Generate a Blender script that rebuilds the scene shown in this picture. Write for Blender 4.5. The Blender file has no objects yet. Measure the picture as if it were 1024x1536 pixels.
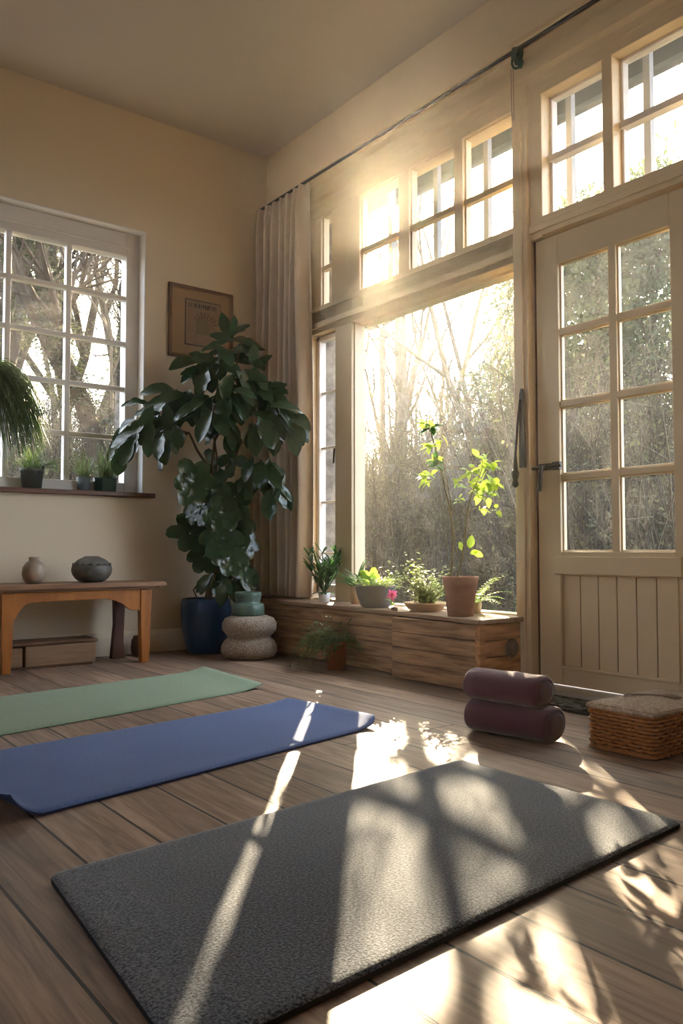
import bpy, bmesh, math, random
from mathutils import Vector, Matrix, Quaternion
random.seed(7)
sc = bpy.context.scene
col = sc.collection
PI = math.pi

# ------------------------------------------------------------------ camera
H = 0.62; F = 1217.0; PITCH = math.atan(57 / F); HEAD = math.radians(37.5)
cam = bpy.data.cameras.new('camera'); co = bpy.data.objects.new('camera', cam); col.objects.link(co)
co.location = (0, 0, H); co.rotation_euler = (PI / 2 + PITCH, 0, -HEAD)
cam.sensor_fit = 'HORIZONTAL'; cam.sensor_width = 36; cam.lens = 36 * F / 1024
cam.clip_start = .02; cam.clip_end = 200
sc.camera = co
FWD = Vector((math.sin(HEAD) * math.cos(PITCH), math.cos(HEAD) * math.cos(PITCH), math.sin(PITCH)))
RT = Vector((math.cos(HEAD), -math.sin(HEAD), 0)); UPV = RT.cross(FWD)
# a photo pixel turned into a point at distance d (along the view axis) when taking measurements
def at(px, py, d):
    r = FWD * F + RT * (px - 512) + UPV * (768 - py)
    return Vector((0, 0, H)) + r * (d / r.dot(FWD))

# ------------------------------------------------------------------ light
SUN = Vector((0.598, 0.717, 0.358)).normalized()
sc.view_settings.view_transform = 'Standard'; sc.view_settings.look = 'None'
sc.view_settings.gamma = 1; sc.view_settings.exposure = 0.92; sc.view_settings.use_curve_mapping = False
sl = bpy.data.lights.new('sun', 'SUN'); so = bpy.data.objects.new('sun', sl); col.objects.link(so)
so.rotation_euler = SUN.to_track_quat('Z', 'Y').to_euler()
sl.energy = 30; sl.angle = math.radians(.32); sl.color = (1, .78, .52)
w = bpy.data.worlds.new('world'); sc.world = w; w.use_nodes = True
nt = w.node_tree; nt.nodes.clear()
def N(t, **k):
    n = nt.nodes.new(t)
    for a, b in k.items(): setattr(n, a, b)
    return n
geo = N('ShaderNodeNewGeometry'); dt = N('ShaderNodeVectorMath', operation='DOT_PRODUCT')
nrm = N('ShaderNodeVectorMath', operation='NORMALIZE')
tc = N('ShaderNodeTexCoord')
nt.links.new(tc.outputs['Generated'], nrm.inputs[0]); nt.links.new(nrm.outputs[0], dt.inputs[0]); dt.inputs[1].default_value = SUN
r = N('ShaderNodeValToRGB'); r.color_ramp.interpolation = 'EASE'
mr = N('ShaderNodeMapRange'); mr.inputs[1].default_value = .0; mr.inputs[2].default_value = 1
nt.links.new(dt.outputs['Value'], mr.inputs[0]); nt.links.new(mr.outputs[0], r.inputs[0])
e = r.color_ramp.elements
e[0].position = 0; e[0].color = (.62, .72, .9, 1)
e[1].position = 1; e[1].color = (1, .86, .62, 1)
x = e.new(.80); x.color = (.86, .9, 1, 1)
x = e.new(.95); x.color = (1, .93, .8, 1)
p1 = N('ShaderNodeMath', operation='POWER'); nt.links.new(mr.outputs[0], p1.inputs[0]); p1.inputs[1].default_value = 40
p2 = N('ShaderNodeMath', operation='POWER'); nt.links.new(mr.outputs[0], p2.inputs[0]); p2.inputs[1].default_value = 5000
m1 = N('ShaderNodeMath', operation='MULTIPLY_ADD'); nt.links.new(p1.outputs[0], m1.inputs[0]); m1.inputs[1].default_value = 6; m1.inputs[2].default_value = 5.4
m2 = N('ShaderNodeMath', operation='MULTIPLY_ADD'); nt.links.new(p2.outputs[0], m2.inputs[0]); m2.inputs[1].default_value = 40; nt.links.new(m1.outputs[0], m2.inputs[2])
bg = N('ShaderNodeBackground'); out = N('ShaderNodeOutputWorld')
nt.links.new(r.outputs[0], bg.inputs[0]); nt.links.new(m2.outputs[0], bg.inputs[1]); nt.links.new(bg.outputs[0], out.inputs[0])
sc.cycles.max_bounces = 12; sc.cycles.diffuse_bounces = 8; sc.cycles.glossy_bounces = 3
sc.cycles.transparent_max_bounces = 24; sc.cycles.transmission_bounces = 4; sc.cycles.volume_bounces = 0
sc.cycles.sample_clamp_indirect = 12; sc.cycles.caustics_reflective = False; sc.cycles.caustics_refractive = False

# ------------------------------------------------------------------ materials
def mat(name, color, rough=.6, spec=.3, metal=0, noise=None, bump=None, transl=None, sheen=0, coat=0):
    """noise=(scale(3), amount, color2), bump=(scale(3), strength, distance)"""
    m = bpy.data.materials.new(name); m.use_nodes = True
    t = m.node_tree; b = t.nodes['Principled BSDF']
    c = (*color, 1)
    b.inputs['Base Color'].default_value = c; b.inputs['Roughness'].default_value = rough
    b.inputs['Specular IOR Level'].default_value = spec; b.inputs['Metallic'].default_value = metal
    b.inputs['Sheen Weight'].default_value = sheen; b.inputs['Coat Weight'].default_value = coat
    tcn = t.nodes.new('ShaderNodeTexCoord')
    def ntex(scale, detail=4, rgh=.55):
        mp = t.nodes.new('ShaderNodeMapping'); mp.inputs['Scale'].default_value = scale
        t.links.new(tcn.outputs['Object'], mp.inputs[0])
        n = t.nodes.new('ShaderNodeTexNoise'); n.inputs['Scale'].default_value = 1; n.inputs['Detail'].default_value = detail
        n.inputs['Roughness'].default_value = rgh
        t.links.new(mp.outputs[0], n.inputs[0]); return n
    colout = None
    if noise:
        n = ntex(noise[0]); rp = t.nodes.new('ShaderNodeValToRGB')
        rp.color_ramp.elements[0].position = .5 - noise[1]; rp.color_ramp.elements[1].position = .5 + noise[1]
        rp.color_ramp.elements[0].color = c; rp.color_ramp.elements[1].color = (*noise[2], 1)
        t.links.new(n.outputs[0], rp.inputs[0]); t.links.new(rp.outputs[0], b.inputs['Base Color']); colout = rp.outputs[0]
    if bump:
        n = ntex(bump[0]); bp = t.nodes.new('ShaderNodeBump')
        bp.inputs['Strength'].default_value = bump[1]; bp.inputs['Distance'].default_value = bump[2]
        t.links.new(n.outputs[0], bp.inputs['Height']); t.links.new(bp.outputs[0], b.inputs['Normal'])
    if transl:
        tr = t.nodes.new('ShaderNodeBsdfTranslucent'); tr.inputs[0].default_value = (*transl[1], 1)
        mx = t.nodes.new('ShaderNodeMixShader'); mx.inputs[0].default_value = transl[0]
        t.links.new(b.outputs[0], mx.inputs[1]); t.links.new(tr.outputs[0], mx.inputs[2])
        t.links.new(mx.outputs[0], t.nodes['Material Output'].inputs[0])
    return m

M = {}
M['wall'] = mat('wall', (.74, .62, .45), .9, .1, noise=((1.2, 1.2, 1.2), .4, (.71, .60, .44)), bump=((14, 14, 14), .15, .01))
M['ceiling'] = mat('ceiling', (.66, .60, .53), .95, .05, noise=((1, 1, 1), .4, (.63, .57, .51)))
M['reveal'] = mat('reveal', (.74, .72, .70), .8, .1)
M['paint'] = mat('paint', (.68, .54, .34), .42, .4, noise=((3, 3, 9), .35, (.62, .49, .30)), bump=((30, 30, 8), .12, .004))
M['paintwhite'] = mat('paintwhite', (.74, .70, .64), .45, .4, noise=((6, 6, 12), .35, (.66, .61, .55)))
M['outerbar'] = mat('outerbar', (.26, .27, .28), .6, .2)
M['darkseam'] = mat('darkseam', (.10, .05, .03), .8, .1)
M['sillwood'] = mat('sillwood', (.10, .045, .028), .35, .45, noise=((4, 40, 40), .2, (.16, .075, .045)))
M['iron'] = mat('iron', (.022, .02, .019), .45, .5, metal=.4, bump=((90, 90, 90), .3, .002))
M['cord'] = mat('cord', (.12, .12, .10), .8)
M['tie'] = mat('tie', (.02, .06, .045), .6)
M['curtain'] = mat('curtain', (.74, .65, .54), .9, .05, noise=((160, 160, 20), .3, (.68, .59, .49)), bump=((300, 300, 60), .15, .002), transl=(.25, (.6, .45, .3)), sheen=.2)
M['benchwood'] = mat('benchwood', (.42, .155, .03), .42, .4, noise=((22, 22, 5), .25, (.27, .09, .02)), bump=((60, 60, 8), .2, .003))
M['benchtop'] = mat('benchtop', (.30, .16, .08), .5, .35, noise=((4, 40, 30), .22, (.17, .08, .04)), bump=((8, 90, 60), .25, .003))
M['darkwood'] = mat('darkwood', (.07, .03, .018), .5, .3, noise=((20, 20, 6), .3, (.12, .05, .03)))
M['palewood'] = mat('palewood', (.30, .19, .11), .7, .2, noise=((6, 60, 60), .25, (.20, .12, .065)), bump=((8, 60, 120), .4, .004))
M['bookcover'] = mat('bookcover', (.17, .10, .06), .8, .1, noise=((9, 30, 30), .3, (.09, .05, .03)))
M['crate'] = mat('crate', (.44, .25, .125), .6, .25, noise=((60, 4, 50), .16, (.17, .085, .042)), bump=((60, 5, 60), .7, .006))
M['crateend'] = mat('crateend', (.56, .27, .105), .6, .25, noise=((5, 40, 40), .16, (.24, .10, .038)), bump=((6, 60, 60), .4, .004))
M['cratetop'] = mat('cratetop', (.34, .22, .14), .5, .3, noise=((40, 4, 40), .25, (.20, .115, .065)), bump=((70, 5, 60), .3, .003))
M['blueglaze'] = mat('blueglaze', (.006, .04, .11), .38, .5, noise=((5, 5, 5), .3, (.004, .022, .07)), bump=((50, 50, 50), .1, .002))
M['soil'] = mat('soil', (.035, .022, .015), 1, .05, noise=((60, 60, 60), .3, (.08, .05, .03)), bump=((70, 70, 70), .8, .01))
M['knit'] = mat('knit', (.50, .42, .34), .95, .05, noise=((150, 150, 150), .12, (.22, .16, .11)), bump=((140, 140, 140), 1, .008), sheen=.2)
M['greenglass'] = mat('greenglass', (.05, .10, .075), .35, .4, noise=((90, 90, 90), .2, (.10, .155, .12)), bump=((120, 120, 120), .5, .003))
M['terracotta'] = mat('terracotta', (.40, .125, .045), .75, .2, noise=((20, 20, 20), .3, (.32, .095, .035)), bump=((80, 80, 80), .15, .002))
M['terracottaold'] = mat('terracottaold', (.33, .17, .11), .85, .12, noise=((12, 12, 30), .25, (.24, .12, .08)), bump=((60, 60, 60), .25, .003))
M['beigepot'] = mat('beigepot', (.50, .34, .20), .8, .15)
M['greypot'] = mat('greypot', (.16, .155, .15), .6, .3, noise=((20, 20, 20), .3, (.12, .115, .11)), bump=((90, 90, 90), .15, .002))
M['darkgreenpot'] = mat('darkgreenpot', (.055, .065, .05), .6, .3, noise=((15, 15, 15), .3, (.085, .09, .07)))
M['slatepot'] = mat('slatepot', (.13, .15, .16), .55, .3)
M['glossgreen'] = mat('glossgreen', (.012, .04, .028), .15, .6)
M['vasepale'] = mat('vasepale', (.36, .27, .19), .45, .4, noise=((14, 14, 20), .2, (.23, .17, .12)), bump=((30, 30, 30), .4, .006))
M['vasedark'] = mat('vasedark', (.075, .068, .058), .5, .35, noise=((14, 14, 20), .3, (.12, .11, .09)), bump=((40, 40, 40), .3, .004))
M['frame'] = mat('frame', (.16, .075, .025), .45, .4, noise=((40, 40, 40), .3, (.10, .045, .015)))
M['gilt'] = mat('gilt', (.30, .17, .06), .4, .5, metal=.3)
M['mount'] = mat('mount', (.40, .27, .155), .9, .05)
M['printpaper'] = mat('printpaper', (.38, .27, .17), .9, .05, noise=((70, 70, 70), .2, (.26, .20, .15)))
M['printink'] = mat('printink', (.07, .06, .07), .9, .05)
M['printfig'] = mat('printfig', (.23, .19, .12), .9, .05)
M['printrust'] = mat('printrust', (.30, .14, .08), .9, .05)
M['velvet'] = mat('velvet', (.075, .013, .042), .78, .2, bump=((30, 30, 30), .35, .006), sheen=.3)
M['velvetcap'] = mat('velvetcap', (.06, .011, .035), .8, .2, bump=((40, 40, 40), .3, .005), sheen=.25)
M['wicker'] = mat('wicker', (.50, .21, .06), .42, .4, noise=((60, 60, 90), .2, (.26, .095, .028)))
M['lidwicker'] = mat('lidwicker', (.58, .47, .36), .75, .2, noise=((90, 90, 90), .25, (.24, .17, .11)))
M['rope'] = mat('rope', (.28, .22, .16), .9, .1)
M['threshold'] = mat('threshold', (.42, .38, .32), .6, .3)
M['doormat'] = mat('doormat', (.02, .018, .016), .95, .05, noise=((60, 26, 60), .05, (.14, .15, .12)), bump=((120, 120, 120), .6, .006))
M['doormatedge'] = mat('doormatedge', (.018, .014, .012), .9, .05)
M['bark'] = mat('bark', (0.077, 0.058, 0.041), .95, .05, noise=((8, 8, 2), .3, (0.047, 0.036, 0.028)))
M['barkpale'] = mat('barkpale', (0.210, 0.164, 0.112), .95, .05, noise=((4, 4, 1), .3, (0.133, 0.101, 0.070)))
M['stem'] = mat('stem', (.11, .07, .035), .8, .1)
M['greenstem'] = mat('greenstem', (.20, .17, .07), .7, .2)
def leafmat(n, c, c2, tr=.3, rough=.4, tc_=None, spec=.5):
    return mat(n, c, rough, spec, noise=((22, 22, 22), .25, c2), transl=(tr, tc_ or (c[0] * 3.2, c[1] * 3.2, c[2] * 1.5)))
M['figleaf'] = leafmat('figleaf', (.018, .040, .018), (.030, .058, .024), .10, .22)
M['grassleaf'] = leafmat('grassleaf', (.055, .095, .02), (.10, .15, .035), .35)
M['limeleaf'] = leafmat('limeleaf', (.13, .24, .03), (.20, .32, .05), .5, tc_=(.50, .68, .08))
M['paleleaf'] = leafmat('paleleaf', (.28, .36, .13), (.42, .47, .22), .45, tc_=(.58, .66, .22))
M['darkleaf'] = leafmat('darkleaf', (.025, .075, .025), (.04, .10, .03), .25)
M['herbleaf'] = leafmat('herbleaf', (.045, .085, .025), (.07, .12, .035), .3)
M['greyleaf'] = leafmat('greyleaf', (.10, .13, .08), (.16, .18, .12), .3)
M['yellowleaf'] = leafmat('yellowleaf', (.36, .28, .03), (.45, .32, .03), .5, tc_=(.8, .55, .06))
M['pinkpetal'] = mat('pinkpetal', (.85, .14, .32), .5, .3, transl=(.4, (.95, .2, .4)))
M['pebble'] = mat('pebble', (.13, .06, .035), .5, .4)
M['ivy'] = leafmat('ivy', (0.044, 0.048, 0.036), (0.075, 0.078, 0.058), .35, .6, spec=.2)
M['evergreen'] = leafmat('evergreen', (0.028, 0.039, 0.019), (0.047, 0.055, 0.030), .35, .6, spec=.2)
M['twig'] = mat('twig', (0.143, 0.118, 0.083), .95, .05, noise=((0.6, 0.6, 0.6), .2, (0.094, 0.083, 0.055)))
M['drystem'] = mat('drystem', (0.132, 0.127, 0.072), .95, .05, noise=((0.8, 0.8, 0.8), .2, (0.165, 0.129, 0.083)), transl=(.3, (0.303, 0.264, 0.138)))
M['bramble'] = leafmat('bramble', (0.051, 0.060, 0.030), (0.084, 0.087, 0.045), .4, .6, tc_=(0.210, 0.204, 0.090), spec=.2)
M['grass'] = leafmat('grass', (0.063, 0.098, 0.028), (0.098, 0.126, 0.042), .4, .6, spec=.2)
M['earth'] = mat('earth', (0.042, 0.045, 0.021), 1, .02, noise=((0.7, 0.7, 0.7), .25, (0.066, 0.054, 0.030)))
M['brick'] = mat('brick', (.20, .17, .14), .9, .1, noise=((14, 14, 22), .15, (.11, .09, .072)), bump=((20, 20, 30), .5, .02))
M['gutter'] = mat('gutter', (.13, .15, .17), .5, .3)

def floor_material():
    m = bpy.data.materials.new('floorboards'); m.use_nodes = True
    t = m.node_tree; b = t.nodes['Principled BSDF']; L = t.links.new
    tcn = t.nodes.new('ShaderNodeTexCoord')
    mp = t.nodes.new('ShaderNodeMapping'); mp.inputs['Rotation'].default_value = (0, 0, PI / 2); mp.inputs['Location'].default_value = (.37, .069, 0)
    L(tcn.outputs['Object'], mp.inputs[0])
    br = t.nodes.new('ShaderNodeTexBrick'); br.offset = .37; br.offset_frequency = 2
    br.inputs['Scale'].default_value = 1; br.inputs['Brick Width'].default_value = 4.6; br.inputs['Row Height'].default_value = .1665
    br.inputs['Mortar Size'].default_value = .0038; br.inputs['Mortar Smooth'].default_value = .3
    br.inputs['Color1'].default_value = (0, 0, 0, 1); br.inputs['Color2'].default_value = (1, 1, 1, 1); br.inputs['Mortar'].default_value = (.5, .5, .5, 1)
    L(mp.outputs[0], br.inputs[0])
    # grain, offset per board
    mul = t.nodes.new('ShaderNodeVectorMath'); mul.operation = 'SCALE'; mul.inputs['Scale'].default_value = 7
    L(br.outputs['Color'], mul.inputs[0])
    ad = t.nodes.new('ShaderNodeVectorMath'); ad.operation = 'ADD'
    L(tcn.outputs['Object'], ad.inputs[0]); L(mul.outputs[0], ad.inputs[1])
    def nz(sc3, det, rg=.6, dist=0):
        q = t.nodes.new('ShaderNodeMapping'); q.inputs['Scale'].default_value = sc3; L(ad.outputs[0], q.inputs[0])
        n = t.nodes.new('ShaderNodeTexNoise'); n.inputs['Scale'].default_value = 1; n.inputs['Detail'].default_value = det
        n.inputs['Roughness'].default_value = rg; n.inputs['Distortion'].default_value = dist
        L(q.outputs[0], n.inputs[0]); return n.outputs[0]
    g = nz((34, 2.2, 1), 6, .65, 1.2); g2 = nz((5, 1.3, 1), 3, .5, .5); g3 = nz((150, 6, 1), 3)
    rp = t.nodes.new('ShaderNodeValToRGB'); L(g, rp.inputs[0])
    rp.color_ramp.elements[0].position = .30; rp.color_ramp.elements[0].color = (.145, .098, .070, 1)
    rp.color_ramp.elements[1].position = .66; rp.color_ramp.elements[1].color = (.42, .302, .222, 1)
    rp2 = t.nodes.new('ShaderNodeValToRGB'); L(g2, rp2.inputs[0])
    rp2.color_ramp.elements[0].position = .3; rp2.color_ramp.elements[0].color = (.62, .60, .60, 1)
    rp2.color_ramp.elements[1].position = .7; rp2.color_ramp.elements[1].color = (1.1, 1.05, 1.0, 1)
    mx = t.nodes.new('ShaderNodeMix'); mx.data_type = 'RGBA'; mx.blend_type = 'MULTIPLY'; mx.inputs[0].default_value = 1
    L(rp.outputs[0], mx.inputs[6]); L(rp2.outputs[0], mx.inputs[7])
    hs = t.nodes.new('ShaderNodeHueSaturation'); L(mx.outputs[2], hs.inputs['Color'])
    mrv = t.nodes.new('ShaderNodeMapRange'); mrv.inputs[3].default_value = .78; mrv.inputs[4].default_value = 1.22
    L(br.outputs['Color'], mrv.inputs[0]); L(mrv.outputs[0], hs.inputs['Value'])
    mo = t.nodes.new('ShaderNodeMix'); mo.data_type = 'RGBA'; L(br.outputs['Fac'], mo.inputs[0]); L(hs.outputs[0], mo.inputs[6])
    mo.inputs[7].default_value = (.012, .008, .006, 1)
    L(mo.outputs[2], b.inputs['Base Color'])
    rr = t.nodes.new('ShaderNodeMapRange'); rr.inputs[3].default_value = .42; rr.inputs[4].default_value = .62; L(g2, rr.inputs[0]); L(rr.outputs[0], b.inputs['Roughness'])
    b.inputs['Specular IOR Level'].default_value = .35
    hm = t.nodes.new('ShaderNodeMath'); hm.operation = 'MULTIPLY_ADD'; L(br.outputs['Fac'], hm.inputs[0]); hm.inputs[1].default_value = -3
    hm2 = t.nodes.new('ShaderNodeMath'); hm2.operation = 'MULTIPLY_ADD'; L(g3, hm2.inputs[0]); hm2.inputs[1].default_value = .25; L(g, hm2.inputs[2])
    L(hm2.outputs[0], hm.inputs[2])
    bp = t.nodes.new('ShaderNodeBump'); bp.inputs['Strength'].default_value = .3; bp.inputs['Distance'].default_value = .003
    L(hm.outputs[0], bp.inputs['Height']); L(bp.outputs[0], b.inputs['Normal'])
    return m
M['floor'] = floor_material()

def glass_material(name, tint, dirt, seed):
    """thin pane: mostly clear, a little reflection, a dusty film with patches"""
    m = bpy.data.materials.new(name); m.use_nodes = True
    t = m.node_tree; t.nodes.clear(); L = t.links.new
    o = t.nodes.new('ShaderNodeOutputMaterial'); tr = t.nodes.new('ShaderNodeBsdfTransparent'); tr.inputs[0].default_value = (*tint, 1)
    gl = t.nodes.new('ShaderNodeBsdfGlossy'); gl.inputs['Roughness'].default_value = .02
    fr = t.nodes.new('ShaderNodeFresnel'); gm = t.nodes.new('ShaderNodeNewGeometry'); im = t.nodes.new('ShaderNodeMapRange')
    im.inputs[3].default_value = 1.12; im.inputs[4].default_value = 1 / 1.12   # a thin pane: no total reflection on the way out
    L(gm.outputs['Backfacing'], im.inputs[0]); L(im.outputs[0], fr.inputs[0])
    m1 = t.nodes.new('ShaderNodeMixShader'); L(fr.outputs[0], m1.inputs[0]); L(tr.outputs[0], m1.inputs[1]); L(gl.outputs[0], m1.inputs[2])
    tl = t.nodes.new('ShaderNodeBsdfTranslucent'); tl.inputs[0].default_value = (.85, .8, .72, 1)
    tcn = t.nodes.new('ShaderNodeTexCoord'); mp = t.nodes.new('ShaderNodeMapping'); mp.inputs['Location'].default_value = (seed, seed, seed); L(tcn.outputs['Object'], mp.inputs[0])
    n = t.nodes.new('ShaderNodeTexNoise'); n.inputs['Scale'].default_value = 3; n.inputs['Detail'].default_value = 3; L(mp.outputs[0], n.inputs[0])
    n2 = t.nodes.new('ShaderNodeTexNoise'); n2.inputs['Scale'].default_value = 90; n2.inputs['Detail'].default_value = 2; L(mp.outputs[0], n2.inputs[0])
    mu = t.nodes.new('ShaderNodeMath'); mu.operation = 'MULTIPLY'; L(n.outputs[0], mu.inputs[0]); L(n2.outputs[0], mu.inputs[1])
    mr = t.nodes.new('ShaderNodeMapRange'); mr.inputs[1].default_value = .18; mr.inputs[2].default_value = .42; mr.inputs[3].default_value = dirt * .15; mr.inputs[4].default_value = dirt
    L(mu.outputs[0], mr.inputs[0])
    m2 = t.nodes.new('ShaderNodeMixShader'); L(mr.outputs[0], m2.inputs[0]); L(m1.outputs[0], m2.inputs[1]); L(tl.outputs[0], m2.inputs[2])
    L(m2.outputs[0], o.inputs[0]); return m
M['glass'] = glass_material('glass', (.97, .98, .97), .02, 1)
M['glassdoor'] = glass_material('glassdoor', (.93, .95, .94), .022, 5)

def fibre(name, c1, c2, scale, rough=.95, ribs=None, bstr=.6, bdist=.004, sheen=.15):
    """speckled woven mat surface; ribs=(axis, from, to, count)"""
    m = bpy.data.materials.new(name); m.use_nodes = True
    t = m.node_tree; b = t.nodes['Principled BSDF']; L = t.links.new
    tcn = t.nodes.new('ShaderNodeTexCoord')
    n = t.nodes.new('ShaderNodeTexNoise'); n.inputs['Scale'].default_value = scale; n.inputs['Detail'].default_value = 3; n.inputs['Roughness'].default_value = .7
    L(tcn.outputs['Object'], n.inputs[0])
    n2 = t.nodes.new('ShaderNodeTexNoise'); n2.inputs['Scale'].default_value = 3; n2.inputs['Detail'].default_value = 3; L(tcn.outputs['Object'], n2.inputs[0])
    a = t.nodes.new('ShaderNodeMath'); a.operation = 'MULTIPLY_ADD'; L(n2.outputs[0], a.inputs[0]); a.inputs[1].default_value = .15; L(n.outputs[0], a.inputs[2])
    rp = t.nodes.new('ShaderNodeValToRGB'); L(a.outputs[0], rp.inputs[0])
    rp.color_ramp.elements[0].position = .48; rp.color_ramp.elements[0].color = (*c1, 1)
    rp.color_ramp.elements[1].position = .72; rp.color_ramp.elements[1].color = (*c2, 1)
    L(rp.outputs[0], b.inputs['Base Color']); b.inputs['Roughness'].default_value = rough
    b.inputs['Specular IOR Level'].default_value = .15; b.inputs['Sheen Weight'].default_value = sheen; b.inputs['Sheen Roughness'].default_value = .35
    bp = t.nodes.new('ShaderNodeBump'); bp.inputs['Strength'].default_value = bstr; bp.inputs['Distance'].default_value = bdist
    L(n.outputs[0], bp.inputs['Height']); L(bp.outputs[0], b.inputs['Normal'])
    return m
M['matdark'] = fibre('matdark', (.011, .021, .037), (.185, .21, .25), 210, sheen=.55)
M['matdarkedge'] = mat('matdarkedge', (.02, .022, .027), .9, .1)
M['matblue'] = fibre('matblue', (.070, .120, .28), (.145, .205, .40), 260, .85, bstr=.35, bdist=.002)
M['matblueedge'] = mat('matblueedge', (.04, .055, .13), .85, .15)
M['matgreen'] = fibre('matgreen', (.20, .27, .185), (.26, .335, .235), 120, .8, bstr=.15, bdist=.001)
M['matgreenedge'] = mat('matgreenedge', (.12, .18, .14), .8, .15)

# ------------------------------------------------------------------ mesh builder
class MB:
    def __init__(s): s.v = []; s.f = []; s.mi = []; s.sm = []
    def add(s, vs, fs, mi=0, smooth=False):
        o = len(s.v); s.v += [tuple(v) for v in vs]
        for f in fs: s.f.append(tuple(i + o for i in f)); s.mi.append(mi); s.sm.append(smooth)
        return s
    def box(s, a, b, mi=0, rot=0, piv=None):
        x0, y0, z0 = a; x1, y1, z1 = b
        vs = [Vector((x, y, z)) for z in (z0, z1) for y in (y0, y1) for x in (x0, x1)]
        if rot:
            p = Vector(piv if piv is not None else ((x0 + x1) / 2, (y0 + y1) / 2, 0)); R = Matrix.Rotation(rot, 3, 'Z')
            vs = [R @ (q - p) + p for q in vs]
        return s.add(vs, [(0, 2, 3, 1), (4, 5, 7, 6), (0, 1, 5, 4), (2, 6, 7, 3), (0, 4, 6, 2), (1, 3, 7, 5)], mi)
    def tube(s, pts, rad, n=8, mi=0, cap=True, smooth=True, squash=1):
        pts = [Vector(p) for p in pts]
        if not hasattr(rad, '__len__'): rad = [rad] * len(pts)
        vs = []; prev = None
        for i, p in enumerate(pts):
            d = (pts[min(i + 1, len(pts) - 1)] - pts[max(i - 1, 0)])
            d = d.normalized() if d.length > 1e-9 else Vector((0, 0, 1))
            if prev is None:
                a = Vector((0, 0, 1)) if abs(d.z) < .9 else Vector((1, 0, 0)); u = d.cross(a).normalized()
            else:
                u = prev - d * prev.dot(d); u = u.normalized() if u.length > 1e-6 else d.orthogonal().normalized()
            prev = u; v2 = d.cross(u)
            for k in range(n):
                t = 2 * PI * k / n; vs.append(p + (u * math.cos(t) + v2 * math.sin(t) * squash) * rad[i])
        fs = [(i * n + k, i * n + (k + 1) % n, (i + 1) * n + (k + 1) % n, (i + 1) * n + k) for i in range(len(pts) - 1) for k in range(n)]
        if cap and n > 3: fs += [tuple(range(n - 1, -1, -1)), tuple((len(pts) - 1) * n + k for k in range(n))]
        return s.add(vs, fs, mi, smooth)
    def lathe(s, prof, c, n=36, mi=0, sx=1, sy=1, wob=None, smooth=True, rot=0, closed=False):
        vs = []
        for (r_, z) in prof:
            for k in range(n):
                t = 2 * PI * k / n + rot; q = r_ * (1 + (wob(t, z) if wob else 0))
                vs.append((c[0] + q * math.cos(t) * sx, c[1] + q * math.sin(t) * sy, c[2] + z))
        m = len(prof)
        fs = [(i * n + k, i * n + (k + 1) % n, (i + 1) * n + (k + 1) % n, (i + 1) * n + k) for i in range(m - 1) for k in range(n)]
        if not closed:
            if prof[0][0] > 1e-4: fs.append(tuple(range(n - 1, -1, -1)))
            if prof[-1][0] > 1e-4: fs.append(tuple((m - 1) * n + k for k in range(n)))
        return s.add(vs, fs, mi, smooth)
    def prism(s, poly, p0, ax_u, ax_v, ax_w, th, mi=0):
        p0 = Vector(p0); u = Vector(ax_u); v = Vector(ax_v); w_ = Vector(ax_w)
        n = len(poly)
        vs = [p0 + u * a + v * b for a, b in poly] + [p0 + u * a + v * b + w_ * th for a, b in poly]
        fs = [tuple(range(n - 1, -1, -1)), tuple(range(n, 2 * n))] + [(i, (i + 1) % n, (i + 1) % n + n, i + n) for i in range(n)]
        return s.add(vs, fs, mi)
    def leaf(s, base, d, up, L, W, prof=None, droop=.3, fold=.25, n=5, mi=0, curl=0):
        """leaf blade: two strips folded along the midrib, bending down towards the tip"""
        d = Vector(d).normalized(); up = Vector(up)
        side = d.cross(up)
        if side.length < 1e-4: side = d.orthogonal()
        side.normalize(); nrm_ = side.cross(d).normalized()
        prof = prof or [0.12, .75, 1, .85, .5, .0]
        n = len(prof) - 1; vs = []; p = Vector(base); dd = d.copy()
        for i in range(n + 1):
            wd = W / 2 * prof[i]; nn = side.cross(dd).normalized()
            wav = curl * math.sin(i * 2.1) * W * .12
            vs += [p - side * wd + nn * (fold * wd + wav), p.copy(), p + side * wd + nn * (fold * wd - wav)]
            dd = (dd + Vector((0, 0, -droop / n))).normalized(); p = p + dd * (L / n)
        fs = []
        for i in range(n):
            a = i * 3; fs += [(a, a + 1, a + 4, a + 3), (a + 1, a + 2, a + 5, a + 4)]
        return s.add(vs, fs, mi, True)
    def build(s, name, mats, parent=None, bevel=0, recalc=True, loc=None):
        me = bpy.data.meshes.new(name)
        off = Vector(loc) if loc is not None else Vector((0, 0, 0))
        if loc is not None: s.v = [tuple(Vector(q) - off) for q in s.v]
        me.from_pydata(s.v, [], s.f)
        for m_ in (mats if isinstance(mats, (list, tuple)) else [mats]): me.materials.append(M[m_] if isinstance(m_, str) else m_)
        me.polygons.foreach_set('material_index', s.mi); me.polygons.foreach_set('use_smooth', s.sm)
        if recalc and len(s.f) < 30000:
            bm = bmesh.new(); bm.from_mesh(me); bmesh.ops.recalc_face_normals(bm, faces=bm.faces); bm.to_mesh(me); bm.free()
        me.update()
        o = bpy.data.objects.new(name, me); col.objects.link(o)
        if loc is not None and parent is None: o.location = off
        if parent: o.parent = parent
        if bevel:
            b = o.modifiers.new('bevel', 'BEVEL'); b.width = bevel; b.segments = 2; b.limit_method = 'ANGLE'; b.angle_limit = math.radians(40)
        return o
def tag(o, label=None, cat=None, group=None, kind=None):
    if label: o['label'] = label
    if cat: o['category'] = cat
    if group: o['group'] = group
    if kind: o['kind'] = kind
    return o
def struct(o): o['kind'] = 'structure'; return o
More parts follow.
